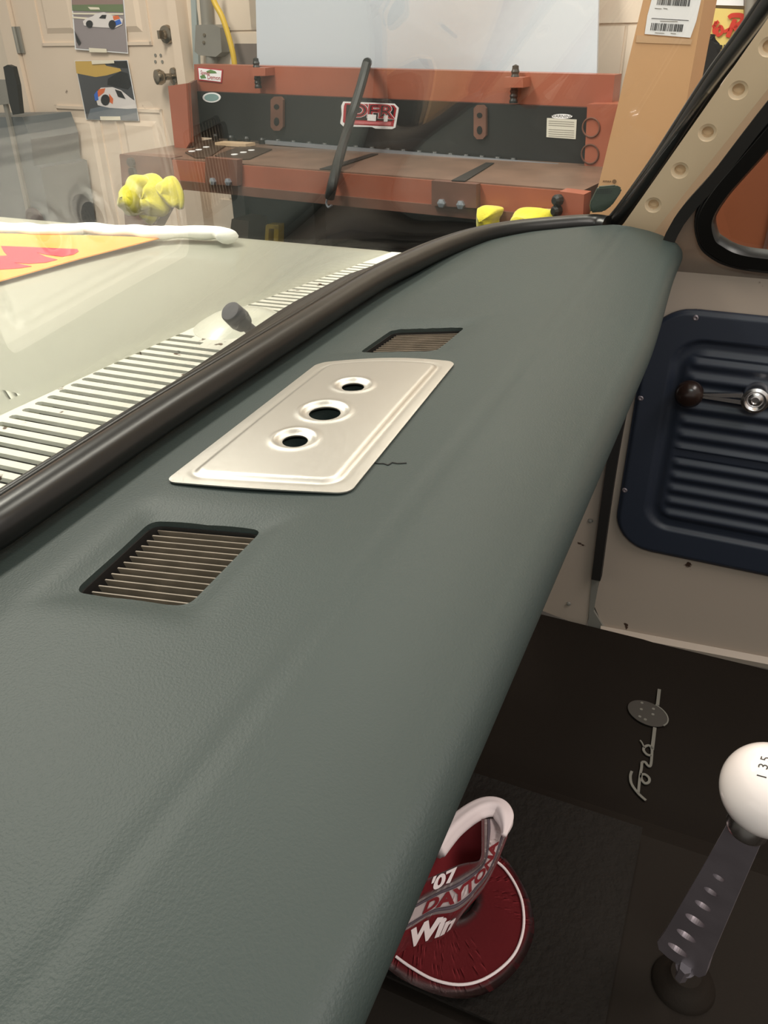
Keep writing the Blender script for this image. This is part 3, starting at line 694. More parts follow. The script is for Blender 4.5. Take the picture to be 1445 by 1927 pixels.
for k in range(-5, 6):
    for vec, oth in ((Vector((1, 0, 0)), Vector((0, 1, 0))), (Vector((0, 1, 0)), Vector((1, 0, 0)))):
        box(bm, Vector((c.x, c.y, -.312))+oth*k*.0045, vec*.024, oth*.0006, (0, 0, .0006))
obj('speaker_mesh', bm, M['slat'], pad)
# dash body under the pad
bm = bmesh.new(); prism(bm, [(-.15, .30, -.352), (-.15, .42, -.352), (-.15, .58, -.72), (-.15, .42, -.58)], (1.52, 0, 0)); obj('dash_panel', bm, M['black'], truck)

# ---- windshield: swept glass between a lower and an upper curve
LOW = [(-.23, .22, -.287), (-.19, .31, -.29), (-.08, .40, -.295), (.12, .445, -.299), (.35, .467, -.300), (.6, .487, -.300), (.85, .506, -.300), (1.0, .500, -.299), (1.12, .470, -.298), (1.26, .41, -.294), (1.385, .31, -.290), (1.43, .222, -.287)]
low = catmull(LOW, 6); GL = math.radians(53)
rows = []
for p in low:
    e = max(0, (abs(p.x-.6)-.5)/.33); e = ss(e)
    d = Vector((0, -math.cos(GL), math.sin(GL)))*(1-e)+Vector((-.29*(1 if p.x > .6 else -1), -.52, .80))*e
    d = d/d.z; rows.append((p, d))
bm = bmesh.new(); th_ = .005; NT = 8
for sgn in (0, 1):
    G = []
    for p, d in rows:
        nrm = Vector((0, d.z, -d.y)).normalized()
        G.append([bm.verts.new(p+d*(-.058+.598*k/NT)+nrm*th_*sgn) for k in range(NT+1)])
    for A, B in zip(G, G[1:]):
        for k in range(NT): bm.faces.new((A[k], A[k+1], B[k+1], B[k]))
    if sgn == 0: G0 = G
for i in range(len(G)-1):
    bm.faces.new((G0[i][0], G0[i+1][0], G[i+1][0], G[i][0])); bm.faces.new((G0[i][-1], G0[i+1][-1], G[i+1][-1], G[i][-1]))
for i in (0, -1):
    for k in range(NT): bm.faces.new((G0[i][k], G0[i][k+1], G[i][k+1], G[i][k]))
obj('windshield', bm, M['glass'], truck, smooth=True)
# gasket
PP, PNn = Vector((1.43, .22, -.287)), Vector((1, 0, .345))
g0 = gp[0]; gp = [Vector((-.24, .20, -.29)), Vector((-.16, .33, -.29)), Vector((0, .42, -.29))]+gp[0:]
bm = bmesh.new(); path = catmull(gp, 6)
sweep(bm, path, circ(.0165, 16, ry=.0155))
# lip toward the glass
path2 = [p+Vector((0, .019, .006)) for p in path]; sweep(bm, path2, circ(.005, 8))
path3 = [p+Vector((0, .022, -.006)) for p in path]; sweep(bm, path3, circ(.009, 10))
A = [bm.verts.new(p+Vector((0, 0, -.006))) for p in path]; B = [bm.verts.new(Vector((p.x, max(p.y+.01, lerp([(q[0], q[1]) for q in LOW], p.x)+.004), p.z-.004))) for p in path]
for i in range(len(path)-1): bm.faces.new((A[i], A[i+1], B[i+1], B[i]))
gk = obj('windshield_gasket', bm, M['rubber'], truck); autosmooth(gk, 60)
bm = bmesh.new(); pl_ = [pp(u, v, PP+Vector((.012, 0, 0)), PNn) for u, v in ((1128, 432), (1158, 418), (1228, 325), (1295, 223), (1350, 140), (1408, 62), (1500, -75), (1640, -280))]
sweep(bm, catmull(pl_, 4), circ(.012, 12, ry=.014), up=(1, 0, 0))
sweep(bm, [p+Vector((0, .008, .006)) for p in catmull(pl_, 4)], circ(.006, 8), up=(1, 0, 0))
autosmooth(obj('pillar_gasket', bm, M['rubber'], truck), 60)
# A pillar
def pil(u, v, dx=0): return pp(u, v, PP+Vector((dx, 0, 0)), PNn)
Lp = [(1140, 470), (1169, 427), (1308, 229), (1445, 34), (1640, -242)]
Rp = [(1208, 466), (1238, 427), (1345, 293), (1445, 167), (1640, -78)]
Op = [(1226, 474), (1256, 435), (1362, 300), (1460, 176), (1660, -76)]
bm = bmesh.new(); rings = []
for l, c_, r_ in zip(Lp, Rp, Op):
    a, b, d = pil(*l), pil(*c_), pil(r_[0], r_[1], .022)
    rings.append([bm.verts.new(q) for q in (a, b, d, d+Vector((.03, 0, 0)), a+Vector((.052, .0, 0)))])
for A, B in zip(rings, rings[1:]):
    for j in range(5): bm.faces.new((A[j], A[(j+1) % 5], B[(j+1) % 5], B[j]))
bm.faces.new(rings[0]); bm.faces.new(rings[-1][::-1])
pillar = obj('windshield_pillar', bm, M['cream'], truck, label='cream pillar with a row of round holes')
bmc = bmesh.new(); HP = [(1229, 386), (1279, 321), (1331, 250), (1389, 170), (1447, 88)]
nn = PNn.normalized()
for u, v in HP:
    c = pil(u, v); lathe(bmc, c-nn*.004, nn, [(0, 0), (.0165, 0), (.0125, .005), (.0085, .0062), (.0085, .016), (0, .016)], 28)
cut(pillar, bmc); autosmooth(pillar, 40)
# header and roof
bm = bmesh.new(); TZp = .24
rp = [p+d*(.5) for p, d in rows]
A = [bm.verts.new(p) for p in rp]; B = [bm.verts.new(p+Vector((0, -.10, .012))) for p in rp]
for i in range(len(rp)-1): bm.faces.new((A[i], A[i+1], B[i+1], B[i]))
ro = bmesh.ops.solidify(bm, geom=bm.faces[:], thickness=.02)
obj('windshield_header', bm, M['cream'], truck)
# back wall of cab below the rear window
bm = bmesh.new(); box(bm, (.6, -1.2, -.7), (.78, 0, 0), (0, .02, 0), (0, 0, .42)); obj('cab_back_panel', bm, M['door_cream'], truck)

# ---- cowl and hood
CZ = -.36
SEAM = [(-.3, .66), (.2, .715), (.568, .722), (.73, .712), (.967, .694), (1.243, .64), (1.427, .605), (1.5, .59)]
def seam(x): return lerp(SEAM, x)
bm = bmesh.new(); xs = [-.2+i*.02 for i in range(83)]; rings = []
for x in xs:
    ys = seam(x)-.002; yg = yfront(x)+.005
    x_ = min(x, 1.44); yg = lerp([(p[0], p[1]) for p in LOW], x)+.012
    drop = .0 if x < 1.40 else -.02*((x-1.40)/.04)**2
    rings.append([bm.verts.new((x_, yg+(ys-yg)*t, CZ+.004*(1-t)+drop)) for t in [k/6 for k in range(7)]]+[bm.verts.new((x_, ys, CZ-.004+drop)), bm.verts.new((x_, yg, CZ-.0015+drop))])
for A, B in zip(rings, rings[1:]):
    for j in range(9): bm.faces.new((A[j], A[(j+1) % 9], B[(j+1) % 9], B[j]))
bm.faces.new(rings[0]); bm.faces.new(rings[-1][::-1])
cowl = obj('cowl_panel', bm, M['cowl_paint'], truck, label='off-white cowl with rows of air slots')
bmc = bmesh.new()
def slot(x, y0, y1, w=.0040):
    ol = [(x-w, y0+w), (x+w, y0+w), (x+w, y1-w), (x+w*.5, y1-.001), (x-w*.5, y1-.001), (x-w, y1-w)]
    prism(bmc, [(a, b, CZ-.05) for a, b in ol], (0, 0, .1))
def sy(x): return lerp([(-.2, .70), (.3, .708), (.57, .709), (.82, .713), (.985, .703), (1.12, .689), (1.31, .655)], x)
for k in range(-30, 16):
    x = .569+.0195*k
    if x < -.15: continue
    y0 = lerp([(p[0], p[1]) for p in LOW], x)+.02
    if k == 14: y0 = .640
    if k == 15: y0 = .668
    slot(x, y0, sy(x), .0046)
for k in range(0, 20):
    x = .985+.0168*k
    y0 = lerp([(p[0], p[1]) for p in LOW], x)+.02
    if k == 0: y0 = .664
    slot(x, y0, sy(x), .0034)
cut(cowl, bmc)
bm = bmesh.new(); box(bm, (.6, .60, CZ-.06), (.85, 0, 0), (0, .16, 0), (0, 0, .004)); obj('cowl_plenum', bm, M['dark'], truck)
# wiper pivot in its dimple
wc = pz(432, 612, CZ); wc.x, wc.y = .945, .645
bm = bmesh.new(); lathe(bm, (wc.x-.012, wc.y, CZ+.002), (0, 0, 1), [(.074, -.001), (.066, .0030), (.052, .009), (.034, .014), (0, .016)], 40)
for v in bm.verts: v.co.y = wc.y+(v.co.y-wc.y)*.78
autosmooth(obj('pivot_dome', bm, M['white_paint'], cowl, label='smooth painted dome'), 60)
tipp = pz(452, 603, CZ+.035); stem = pz(477, 626, CZ+.012)
dn = (tipp-stem).normalized()
bm = bmesh.new(); lathe(bm, tipp-dn*.004, dn, [(0, -.004), (.0125, -.004), (.0135, 0), (.0150, .006), (.0140, .026), (.0125, .028), (0, .0285)], 24); lathe(bm, stem-dn*.01, dn, [(0, 0), (.0085, 0), (.0075, .03), (0, .03)], 20)
autosmooth(obj('wiper_pivot', bm, M['cap_grey'], cowl, label='grey rubber capped wiper shaft'), 50)
bm = bmesh.new(); random.seed(3)
for a, b in (((478, 594), (490, 595)), ((493, 594), (504, 594)), ((468, 595), (470, 596)), ((510, 594), (512, 595)), ((497, 603), (504, 600)), ((507, 604), (512, 602)), ((480, 618), (486, 615)), ((495, 610), (500, 609))):
    p, q = pz(*a, CZ+.005), pz(*b, CZ+.005); t = (q-p).normalized(); n_ = Vector((t.y, -t.x, 0))*.002
    prism(bm, [p-n_, q-n_*.5, q+n_, p+n_*.6], (0, 0, .0006))
obj('paint_chip', bm, M['black'], cowl, label='dark chips in the paint')
# hood
bm = bmesh.new(); rings = []
for i in range(0, 90):
    x = -.3+i*.02; xx = x
    if x > 1.40: a = (x-1.40)/.08; xx = 1.40+.03*math.sin(min(1, a)*math.pi/2); dz_ = -.03*(1-math.cos(min(1, a)*math.pi/2))-max(0, a-1)*.3
    else: dz_ = 0
    row = []
    ys = seam(x)+.002
    row.append(bm.verts.new((xx, ys, CZ-.02+dz_)))
    for t in range(0, 25):
        y = ys+(2.1-ys)*(t/24)**1.3; row.append(bm.verts.new((xx, y, CZ+(.0 if t else -.002)+.012*math.sin(math.pi*min(1, (y-ys)/1.5))*max(0, 1-((x-.6)/.8)**2)+dz_)))
    rings.append(row)
for A, B in zip(rings, rings[1:]):
    for j in range(len(A)-1): bm.faces.new((A[j], A[j+1], B[j+1], B[j]))
bmesh.ops.solidify(bm, geom=bm.faces[:], thickness=.004)
autosmooth(obj('hood', bm, M['white_paint'], truck, label='smooth off-white hood'), 50)
# fender drop at the passenger side
bm = bmesh.new(); box(bm, (1.39, 1.4, CZ-.42), (.03, 0, 0), (0, .70, 0), (0, 0, .36)); obj('fender_inner', bm, M['black'], truck)

# ---- passenger door
DX = 1.38
def dp(u, v, dx=0): return px_(u, v, DX+dx)
UP, UN = Vector((DX+.0, 0, -.33)), Vector((1, 0, .345))
def up_(u, v, dx=0): return pp(u, v, UP+Vector((dx, 0, 0)), UN)
doorp = obj('passenger_door', (lambda b: (prism(b, [dp(u, v, .006) for u, v in ((1264, 470), (1172, 760), (1130, 1085), (1118, 1140), (1135, 1180), (1445, 1242))]+[Vector((DX+.006, -.9, -1.09)), Vector((DX+.006, -.9, -.33)), Vector((DX+.006, -.02, -.33))], (.06, 0, 0)), b)[1])(bmesh.new()), M['door_cream'], truck, label='cream painted door')
# upper frame round the small side window, a band of quads between two loops
outer = [(1600, 40), (1480, 172), (1386, 280), (1312, 371), (1258, 446), (1232, 500), (1245, 560), (1330, 590), (1445, 600), (1620, 620)]
inner = [(1600, 128), (1500, 198), (1410, 296), (1352, 364), (1328, 410), (1334, 449), (1352, 466), (1385, 482), (1445, 492), (1620, 508)]
bm = bmesh.new()
A = [bm.verts.new(up_(*p)) for p in outer]; B = [bm.verts.new(up_(*p)) for p in inner]
for i in range(len(A)-1): bm.faces.new((A[i], A[i+1], B[i+1], B[i]))
bmesh.ops.solidify(bm, geom=bm.faces[:], thickness=.02)
obj('door_upper_frame', bm, M['door_cream'], doorp)
bm = bmesh.new(); pth = catmull([up_(u, v, -.004) for u, v in inner], 6); sweep(bm, pth, [(-.013, -.006), (-.010, -.010), (.010, -.010), (.014, -.004), (.014, .010), (-.013, .010)], up=UN)
autosmooth(obj('side_window_seal', bm, M['rubber'], doorp), 40)
bm = bmesh.new(); sweep(bm, [up_(u-4, v+2, -.008) for u, v in []]+catmull([up_(u, v, -.007) for u, v in [(1590, 106), (1488, 184), (1400, 282), (1338, 358), (1312, 408), (1318, 458), (1342, 484), (1380, 500), (1445, 510), (1620, 527)]], 6), circ(.004, 6), up=UN)
autosmooth(obj('seal_lip', bm, M['rubber_matt'], doorp), 60)
bm = bmesh.new(); gl = [up_(*p, .004) for p in inner]; vs = [bm.verts.new(p) for p in gl]; bm.faces.new(vs); bmesh.ops.solidify(bm, geom=bm.faces[:], thickness=.004)
obj('side_window_glass', bm, M['glass'], doorp)
# black weatherstrip
bm = bmesh.new(); ws = [up_(1640, -32), up_(1445, 209), up_(1355, 325), up_(1266, 437), dp(1215, 600, -.002), dp(1172, 765, -.002), dp(1145, 920, -.002), dp(1123, 1086, -.002)]
sweep(bm, catmull(ws, 5), [(-.009, -.012), (.009, -.012), (.009, .012), (-.009, .012)], up=(1, 0, 0)); autosmooth(obj('door_weatherstrip', bm, M['rubber_matt'], truck), 40)
# hinge post below it, kick panel
bm = bmesh.new(); prism(bm, [dp(u, v) for u, v in ((1113, 1088), (1128, 1088), (1117, 1150), (1138, 1184), (1140, 1198), (1106, 1183))], (.03, 0, 0)); obj('hinge_post', bm, M['greybox'], truck)
bm = bmesh.new(); prism(bm, [dp(u, v, .004) for u, v in ((1168, 780), (1116, 1088), (1107, 1160), (1104, 1174), (1096, 1179), (1022, 1150), (1000, 1140), (1050, 900), (1130, 780))], (.02, 0, 0))
obj('kick_panel', bm, M['door_cream'], truck)
bm = bmesh.new()
for u, v in ((1111, 980), (1070, 1136)): lathe(bm, dp(u, v, .003), (-1, 0, 0), [(.005, 0), (.004, .003), (0, .004)], 12)
obj('kick_panel_screw', bm, M['greybox'], truck)
# sill
bm = bmesh.new(); a, b = dp(1130, 1186), dp(1445, 1246); c_ = a+(b-a)*3
sweep(bm, [a, b, c_], [(-.008, -.010), (.004, -.012), (.012, 0), (.004, .010), (-.008, .010)], up=(1, 0, 0)); obj('door_sill', bm, M['door_cream'], truck)
# trim panel with pressed ribs
zt_, zbm = dp(1311, 580).z, dp(1300, 1088).z
yl = dp(1160, 950).y; ytop_c = yl
PX0 = .128; PZ0, PZ1 = -.880, -.404
def rib_mask(y, z): return 0
lines1 = [dp(1290, v).z for v in (640, 661, 681, 700, 719, 738, 757, 776, 795, 814, 833)]
lines2 = [dp(1290, v).z for v in (880, 901, 922, 942, 961, 981, 1001, 1021, 1040)]
Ye = -.75
def rr(y, z, y1, z0, z1, r):
    """distance inside (+) of a rounded rect open to -y"""
    cy, cz = y1-r, (z0+z1)/2; hz = (z1-z0)/2-r
    dy = max(y-cy, 0); dz_ = max(abs(z-cz)-hz, 0)
    return r-math.hypot(dy, dz_)
NZ, NY = 230, 110
def prof(y, z):
    """relief toward the cabin"""
    h = .004
    e = rr(y, z, .130, PZ0, PZ1, .07); h += .004*ss(e/.008)
    e1 = rr(y, z, .082, PZ0+.055, PZ1-.045, .05); h -= .007*ss(e1/.010)
    e2 = rr(y, z, .066, PZ0+.072, PZ1-.062, .04); h += .006*ss(e2/.014)
    pit = .0265; zz = (PZ1-.070-z)
    band1 = z < PZ1-.075 and z > -.652; band2 = z < -.668 and z > PZ0+.075
    if e2 > .004 and (band1 or band2):
        off = PZ1-.075 if band1 else -.668
        ph = ((off-z) % pit)/pit
        yend = .050-.0 if band1 else .048
        k = ss((yend-y)/.006)
        h += .0055*(math.sin(math.pi*ph)**2.2-.35)*k
    return h
bm = bmesh.new(); grid = []
for i in range(NZ+1):
    z = PZ0+(PZ1-PZ0)*i/NZ; row = []
    # left boundary follows the rounded corner
    r_ = .075; dzc = max(abs(z-(PZ0+PZ1)/2)-((PZ1-PZ0)/2-r_), 0); ymax = .130-r_+math.sqrt(max(0, r_*r_-dzc*dzc))
    for j in range(NY+1):
        t = j/NY; y = ymax-(t**1.6)*(ymax-Ye)
        row.append(bm.verts.new((DX-prof(y, z), y, z)))
    grid.append(row)
for A, B in zip(grid, grid[1:]):
    for j in range(NY): bm.faces.new((A[j], A[j+1], B[j+1], B[j]))
edge = [g[0] for g in grid]; bk = [bm.verts.new((DX+.004, v.co.y+.001, v.co.z)) for v in edge]
for i in range(len(edge)-1): bm.faces.new((edge[i], edge[i+1], bk[i+1], bk[i]))
for row, sgn in ((grid[0], -1), (grid[-1], 1)):
    b2 = [bm.verts.new((DX+.004, v.co.y, v.co.z)) for v in row]
    for i in range(len(row)-1): bm.faces.new((row[i], row[i+1], b2[i+1], b2[i]))
obj('door_trim_panel', bm, M['navy'], doorp, smooth=True, label='dark navy ribbed trim panel')
for u, v in ((1309, 598), (1206, 749), (1176, 922)):
    bm = bmesh.new(); lathe(bm, dp(u, v, -.006), (-1, 0, 0), [(.0055, 0), (.0055, .0015), (.003, .003), (0, .002)], 14); obj('trim_screw', bm, M['steel'], doorp)
# window crank
hc = dp(1421, 753, -.03); kc = dp(1296, 743, -.035)
bm = bmesh.new(); lathe(bm, hc+Vector((.03, 0, 0)), (-1, 0, 0), [(.024, 0), (.022, .014), (.0225, .030), (.0215, .034), (.017, .036), (.016, .033), (.013, .031), (.010, .033), (.006, .034), (.005, .031), (0, .031)], 36)
t = (kc-hc).normalized(); n_ = Vector((1, 0, 0)).cross(t)
for off in (.006, -.006):
    a = hc+t*.018+n_*off; b = kc-t*.018+n_*off*.2
    prism(bm, [a-n_*.0038, b-n_*.0026, b+n_*.0026, a+n_*.0038], (.006, 0, 0))
autosmooth(obj('window_crank', bm, M['chrome'], doorp, label='chrome winder arm'), 40)
bm = bmesh.new(); lathe(bm, kc+Vector((.028, 0, 0)), (-1, 0, 0), [(0, 0), (.012, 0), (.012, .006), (.020, .012), (.0235, .022), (.022, .032), (.014, .040), (0, .042)], 28)
autosmooth(obj('crank_knob', bm, mat('dark brown knob', (38, 26, 22), .25), doorp), 60)

# ---- cab floor, tunnel, mat
FZ, TNZ = -1.09, -.80
bm = bmesh.new(); prof_ = [(-.3, FZ), (.25, FZ), (.33, TNZ-.03), (.38, TNZ), (.655, TNZ), (.70, TNZ-.03), (.80, FZ), (1.37, FZ)]
prism(bm, [(x, -1.2, z) for x, z in prof_+[(1.37, FZ-.05), (-.3, FZ-.05)]], (0, 1.9, 0))
cf = obj('cab_floor', bm, M['mat'], truck, label='black rubber covered cab floor')
EZ = FZ+.004
def e2(a, b): return pz(950+a/2.919, 1000+b/2.919, EZ)
bm = bmesh.new()
def st2(pts, w=.0022): sweep(bm, catmull([e2(*p) for p in pts], 5), [(-w, -.0008), (w, -.0008), (w, .0008), (-w, .0008)])
st2([(848, 868), (843, 910), (838, 955)], .003)
logo_line = bm; bm = bmesh.new()
st2([(823, 1078), (816, 1140), (808, 1200)], .003)
st2([(808, 1200), (806, 1240), (800, 1286), (786, 1288), (770, 1268), (752, 1268)]); st2([(812, 1196), (790, 1176), (766, 1186), (762, 1204), (780, 1226), (804, 1232)]); st2([(766, 1190), (752, 1160), (742, 1148)], .0012)
st2([(752, 1268), (750, 1300), (744, 1332), (738, 1380)]); st2([(745, 1336), (770, 1336), (792, 1356), (790, 1378), (768, 1384), (750, 1362), (748, 1340)])
st2([(738, 1380), (732, 1440)]); st2([(697, 1318), (689, 1345), (694, 1384), (716, 1420), (742, 1450), (774, 1478)])
fl = thing('floor_emblem', e2(790, 1150), 'grey script word with disc mark on the black passenger floor mat', 'emblem')
obj('script_lettering', bm, M['chalk'], fl); obj('line_mark', logo_line, M['chalk'], fl)
bm = bmesh.new(); c0 = e2(785, 1002); ang = math.atan2(1055-960, 898-675)
def ell(k=1): return [e2(785+(118*math.cos(t)*math.cos(.42)-60*math.sin(t)*math.sin(.42))*k, 1002+(118*math.cos(t)*math.sin(.42)+60*math.sin(t)*math.cos(.42))*k) for t in [i*math.pi/20 for i in range(40)]]
prism(bm, ell(), (0, 0, .001)); obj('emblem_disc', bm, M['emblem_disc'], fl)
bm = bmesh.new(); E_ = ell(); sweep(bm, [p+Vector((0, 0, .001)) for p in E_[-9:]+E_[:4]], [(-.0012, -.0008), (.0012, -.0008), (.0012, .0008), (-.0012, .0008)])
for a, b in ((752, 945), (815, 978), (748, 980), (812, 1008), (740, 1020), (770, 1036)):
    c = e2(a, b); lathe(bm, c+Vector((0, 0, .001)), (0, 0, 1), [(.0028, 0), (.0028, .0008), (0, .0008)], 10)
obj('emblem_marks', bm, M['chalk'], fl)
# ribbed mat under the cap
bm = bmesh.new(); prism(bm, [Vector((.385, -.02, TNZ+.012)), Vector((.652, -.02, TNZ+.012)), Vector((.652, .30, TNZ+.012)), Vector((.385, .30, TNZ+.012))], (0, 0, .004))
tm = obj('tunnel_mat', bm, M['carpet']); tag(tm, 'black ribbed rubber mat lying under the red cap', 'mat')
FT = TNZ+.016

# ---- gear lever
kn = Vector((.968, -.186, -1))*.39; kn = dirw(1447, 1487); kn = kn*(.39/-kn.z)
glv = thing('gear_lever', (.50, -.08, TNZ), 'polished gear lever with drilled flat arm and white ball knob', 'gear lever')
top_, bot = pz(1406, 1556, kn.z-.03), pz(1279, 1808, TNZ+.06)
view = ((top_+bot)/2).normalized(); ax = (bot-top_).normalized(); wd = ax.cross(view).normalized()
ln = (bot-top_).length; nrm = wd.cross(ax).normalized()
bm = bmesh.new()
prof2 = [(0, .0100), (.04, .0105), (.3, .0135), (.6, .0172), (.82, .0200), (.93, .0225), (.985, .0190), (1.0, .010)]
L_ = [top_+ax*ln*t-wd*w_ for t, w_ in prof2]; R2 = [top_+ax*ln*t+wd*w_ for t, w_ in prof2]
prism(bm, [p-nrm*.004 for p in L_+R2[::-1]], nrm*.008)
arm = obj('lever_arm', bm, M['steel'], glv)
bmc = bmesh.new()
for u, v, r_ in ((1357, 1643, .0042), (1342, 1669, .0050), (1327, 1696, .0062), (1312, 1724, .0080), (1295, 1753, .0082), (1279, 1780, .0092)):
    c = pp(u, v, (top_+bot)/2, nrm); cyl(bmc, c-nrm*.02, c+nrm*.02, r_, n=28)
cut(arm, bmc)
bm = bmesh.new()
bmesh.ops.create_uvsphere(bm, u_segments=48, v_segments=32, radius=.0275)
for v in bm.verts: v.co += kn
kb = obj('gear_knob', bm, M['white_ball'], glv, smooth=True, label='glossy white ball knob')
bm = bmesh.new(); a_ = (top_-kn).normalized(); lathe(bm, kn+a_*.022, a_, [(.0125, 0), (.0125, .010), (.0110, .013), (0, .013)], 28); autosmooth(obj('knob_collar', bm, M['chrome'], glv), 40)
bm = bmesh.new(); bb = pz(1287, 1826, TNZ+.045); lathe(bm, bb-nrm*.005, ax, [(0, -.03), (.0055, -.03), (.0055, 0.008), (0, .008)], 6); cyl(bm, bb-ax*.014, bb-ax*.011, .009); obj('lever_bolt', bm, M['steel'], glv)
bm = bmesh.new(); c = pz(1290, 1835, TNZ+.015); lathe(bm, Vector((c.x, c.y, TNZ)), (0, 0, 1), [(.03, 0), (.028, .006), (.02, .010), (.014, .018), (0, .018)], 28); autosmooth(obj('lever_boot', bm, M['mat'], glv), 50)
# numbers on the ball, laid over the sphere
def on_ball(body, u, v, size, rot):
    bmt = text_bm(body, size); d = dirw(u, v).normalized(); b = d.dot(kn); disc = b*b-(kn.length_squared-.0277**2); P0 = d*(b-math.sqrt(disc)); n = (P0-kn).normalized()
    r_ = (ROT @ Vector((math.cos(rot), math.sin(rot), 0))); r_ = (r_-n*r_.dot(n)).normalized(); u_ = n.cross(r_)
    for vv in bmt.verts:
        q = P0+r_*vv.co.x+u_*vv.co.y; vv.co = kn+(q-kn).normalized()*.02765
    return bmt
for body, u, v, sz, ro in (('5', 1441, 1428, .0075, 1.45), ('3', 1437, 1442, .0075, 1.45), ('1', 1434, 1461, .0075, 1.45)):
    obj('knob_numeral', on_ball(body, u, v, sz, ro), M['ink'], kb)

# ---- cap lying on the tunnel mat
ctr = pz(838, 1690, FT+.03); 
bill_px = [(700, 1760), (712, 1800), (740, 1832), (782, 1856), (830, 1874), (880, 1879), (930, 1862), (972, 1825), (1000, 1775), (1005, 1735), (995, 1690), (975, 1650), (950, 1615), (925, 1605)]
crown_c = pz(842, 1655, FT+.004)
print('crown', crown_c, [tuple(round(k, 3) for k in pz(u, v, FT)) for u, v in ((1005, 1735), (880, 1879), (760, 1800), (930, 1862), (945, 1612), (900, 1700), (855, 1745), (957, 1560), (912, 1530))])
cap = thing('baseball_hat', (crown_c.x, crown_c.y, FT), 'dark red race cap with white lettered band, lying half under the dash', 'hat')
ol = catmull([pz(u, v, FT+.018)-Vector((0, 0, .012)) for u, v in bill_px], 5)
bm = bmesh.new(); base_c = Vector((crown_c.x, crown_c.y, FT+.006)); rows_ = []
for k in range(7):
    t = .35+.65*k/6; rows_.append([bm.verts.new(base_c.lerp(p, t)+Vector((0, 0, .012*math.sin(math.pi*(t-.35)/1.3)))) for p in ol])
for A, B in zip(rows_, rows_[1:]):
    for i in range(len(A)-1): bm.faces.new((A[i], A[i+1], B[i+1], B[i]))
bmesh.ops.solidify(bm, geom=bm.faces[:], thickness=.003)
obj('bill', bm, M['red'], cap, smooth=True)
pip = [(745, 1800), (773, 1820), (815, 1843), (862, 1853), (905, 1845), (945, 1820), (972, 1788), (985, 1745), (983, 1700), (970, 1665), (950, 1635), (930, 1618)]
bm = bmesh.new(); pcv = catmull([pz(u, v, FT+.0195) for u, v in pip], 5); sweep(bm, pcv, circ(.0014, 8)); obj('bill_piping', bm, M['white_cloth'], cap, label='thin white piping')
# crown wall: rows of curves rising from the bill
CB = [(735, 1810), (762, 1795), (797, 1779), (830, 1766), (852, 1746), (872, 1718), (905, 1680), (928, 1642), (943, 1606), (954, 1578), (960, 1559), (957, 1537)]
CL = [(745, 1762), (775, 1744), (812, 1723), (853, 1716), (880, 1698), (898, 1675), (917, 1651), (933, 1620), (941, 1601), (950, 1578), (956, 1559), (953, 1537)]
CU = [(765, 1706), (795, 1690), (830, 1671), (858, 1657), (880, 1644), (896, 1634), (907, 1624), (911, 1614), (912, 1600), (912, 1580), (912, 1560), (912, 1541)]
CT = [(790, 1660), (812, 1650), (835, 1640), (856, 1630), (876, 1624), (890, 1622), (901, 1619), (905, 1610), (906, 1598), (906, 1580), (906, 1560), (906, 1541)]
def crow(px, h): return catmull([pz(u, v, FT+h) for u, v in px], 5)
RB, RL, RU, RT = crow(CB, .012), crow(CL, .040), crow(CU, .066), crow(CT, .080)
for a in range(35, len(RB)): RB[a] = RL[a]+Vector((.002, 0, -.012))
def wall(R0, R1, m, nm, lab_=None, t0=0, t1=1, off=0, th=.002, par=cap):
    bm = bmesh.new(); A = []
    for p, q in zip(R0, R1):
        n_ = (q-p).cross(Vector((0, 0, 1))).normalized(); up_n = (-(p+q)/2).normalized()
        A.append([bm.verts.new(p.lerp(q, t0+(t1-t0)*k/3)+up_n*off) for k in range(4)])
    for P_, Q_ in zip(A, A[1:]):
        for k in range(3): bm.faces.new((P_[k], P_[k+1], Q_[k+1], Q_[k]))
    bmesh.ops.solidify(bm, geom=bm.faces[:], thickness=th)
    return obj(nm, bm, m, par, smooth=True, label=lab_)
wall(RB, RL, M['red'], 'crown_front')
band = wall(RL, RU, M['white_cloth'], 'lettered_band', 'white cloth band with dark red letters')
wall(RL, RU, M['grey_stripe'], 'band_stripe', None, .10, .22, .0012, .0004, band)
wall(RL, RU, M['grey_stripe'], 'band_stripe', None, .76, .88, .0012, .0004, band)
wall(RU, RT, M['red'], 'crown_top_edge')
def on_band(body, R0, R1, i0, i1, t0, t1, off=.0018, bold=.02):
    bmt = text_bm(body, 1.0, offset=bold); xsv = [v.co.x for v in bmt.verts]; ysv = [v.co.y for v in bmt.verts]
    x0, x1, y0, y1 = min(xsv), max(xsv), min(ysv), max(ysv); S = [0]
    mids = [a.lerp(b, .5) for a, b in zip(R0, R1)][i0:i1+1]
    for a, b in zip(mids, mids[1:]): S.append(S[-1]+(b-a).length)
    for v in bmt.verts:
        d = (v.co.x-x0)/(x1-x0)*S[-1]; t = t0+(t1-t0)*(v.co.y-y0)/(y1-y0); k = 0
        while k < len(S)-2 and S[k+1] < d: k += 1
        f = (d-S[k])/max(1e-9, S[k+1]-S[k]); i = i0+k
        p = R0[i].lerp(R0[i+1], f).lerp(R1[i].lerp(R1[i+1], f), t); v.co = p-p.normalized()*off
    return bmt
obj('band_lettering', on_band('DAYTONA', RL, RU, 7, 44, .25, .74, bold=.045), M['red_ink'], band)
obj('year_lettering', on_band("'07", RU, RT, 6, 16, .05, .95, bold=.04), M['white_cloth'], cap)
obj('front_lettering', on_band('Win', RB, RL, 5, 18, .12, .88, bold=.05), M['white_cloth'], cap)
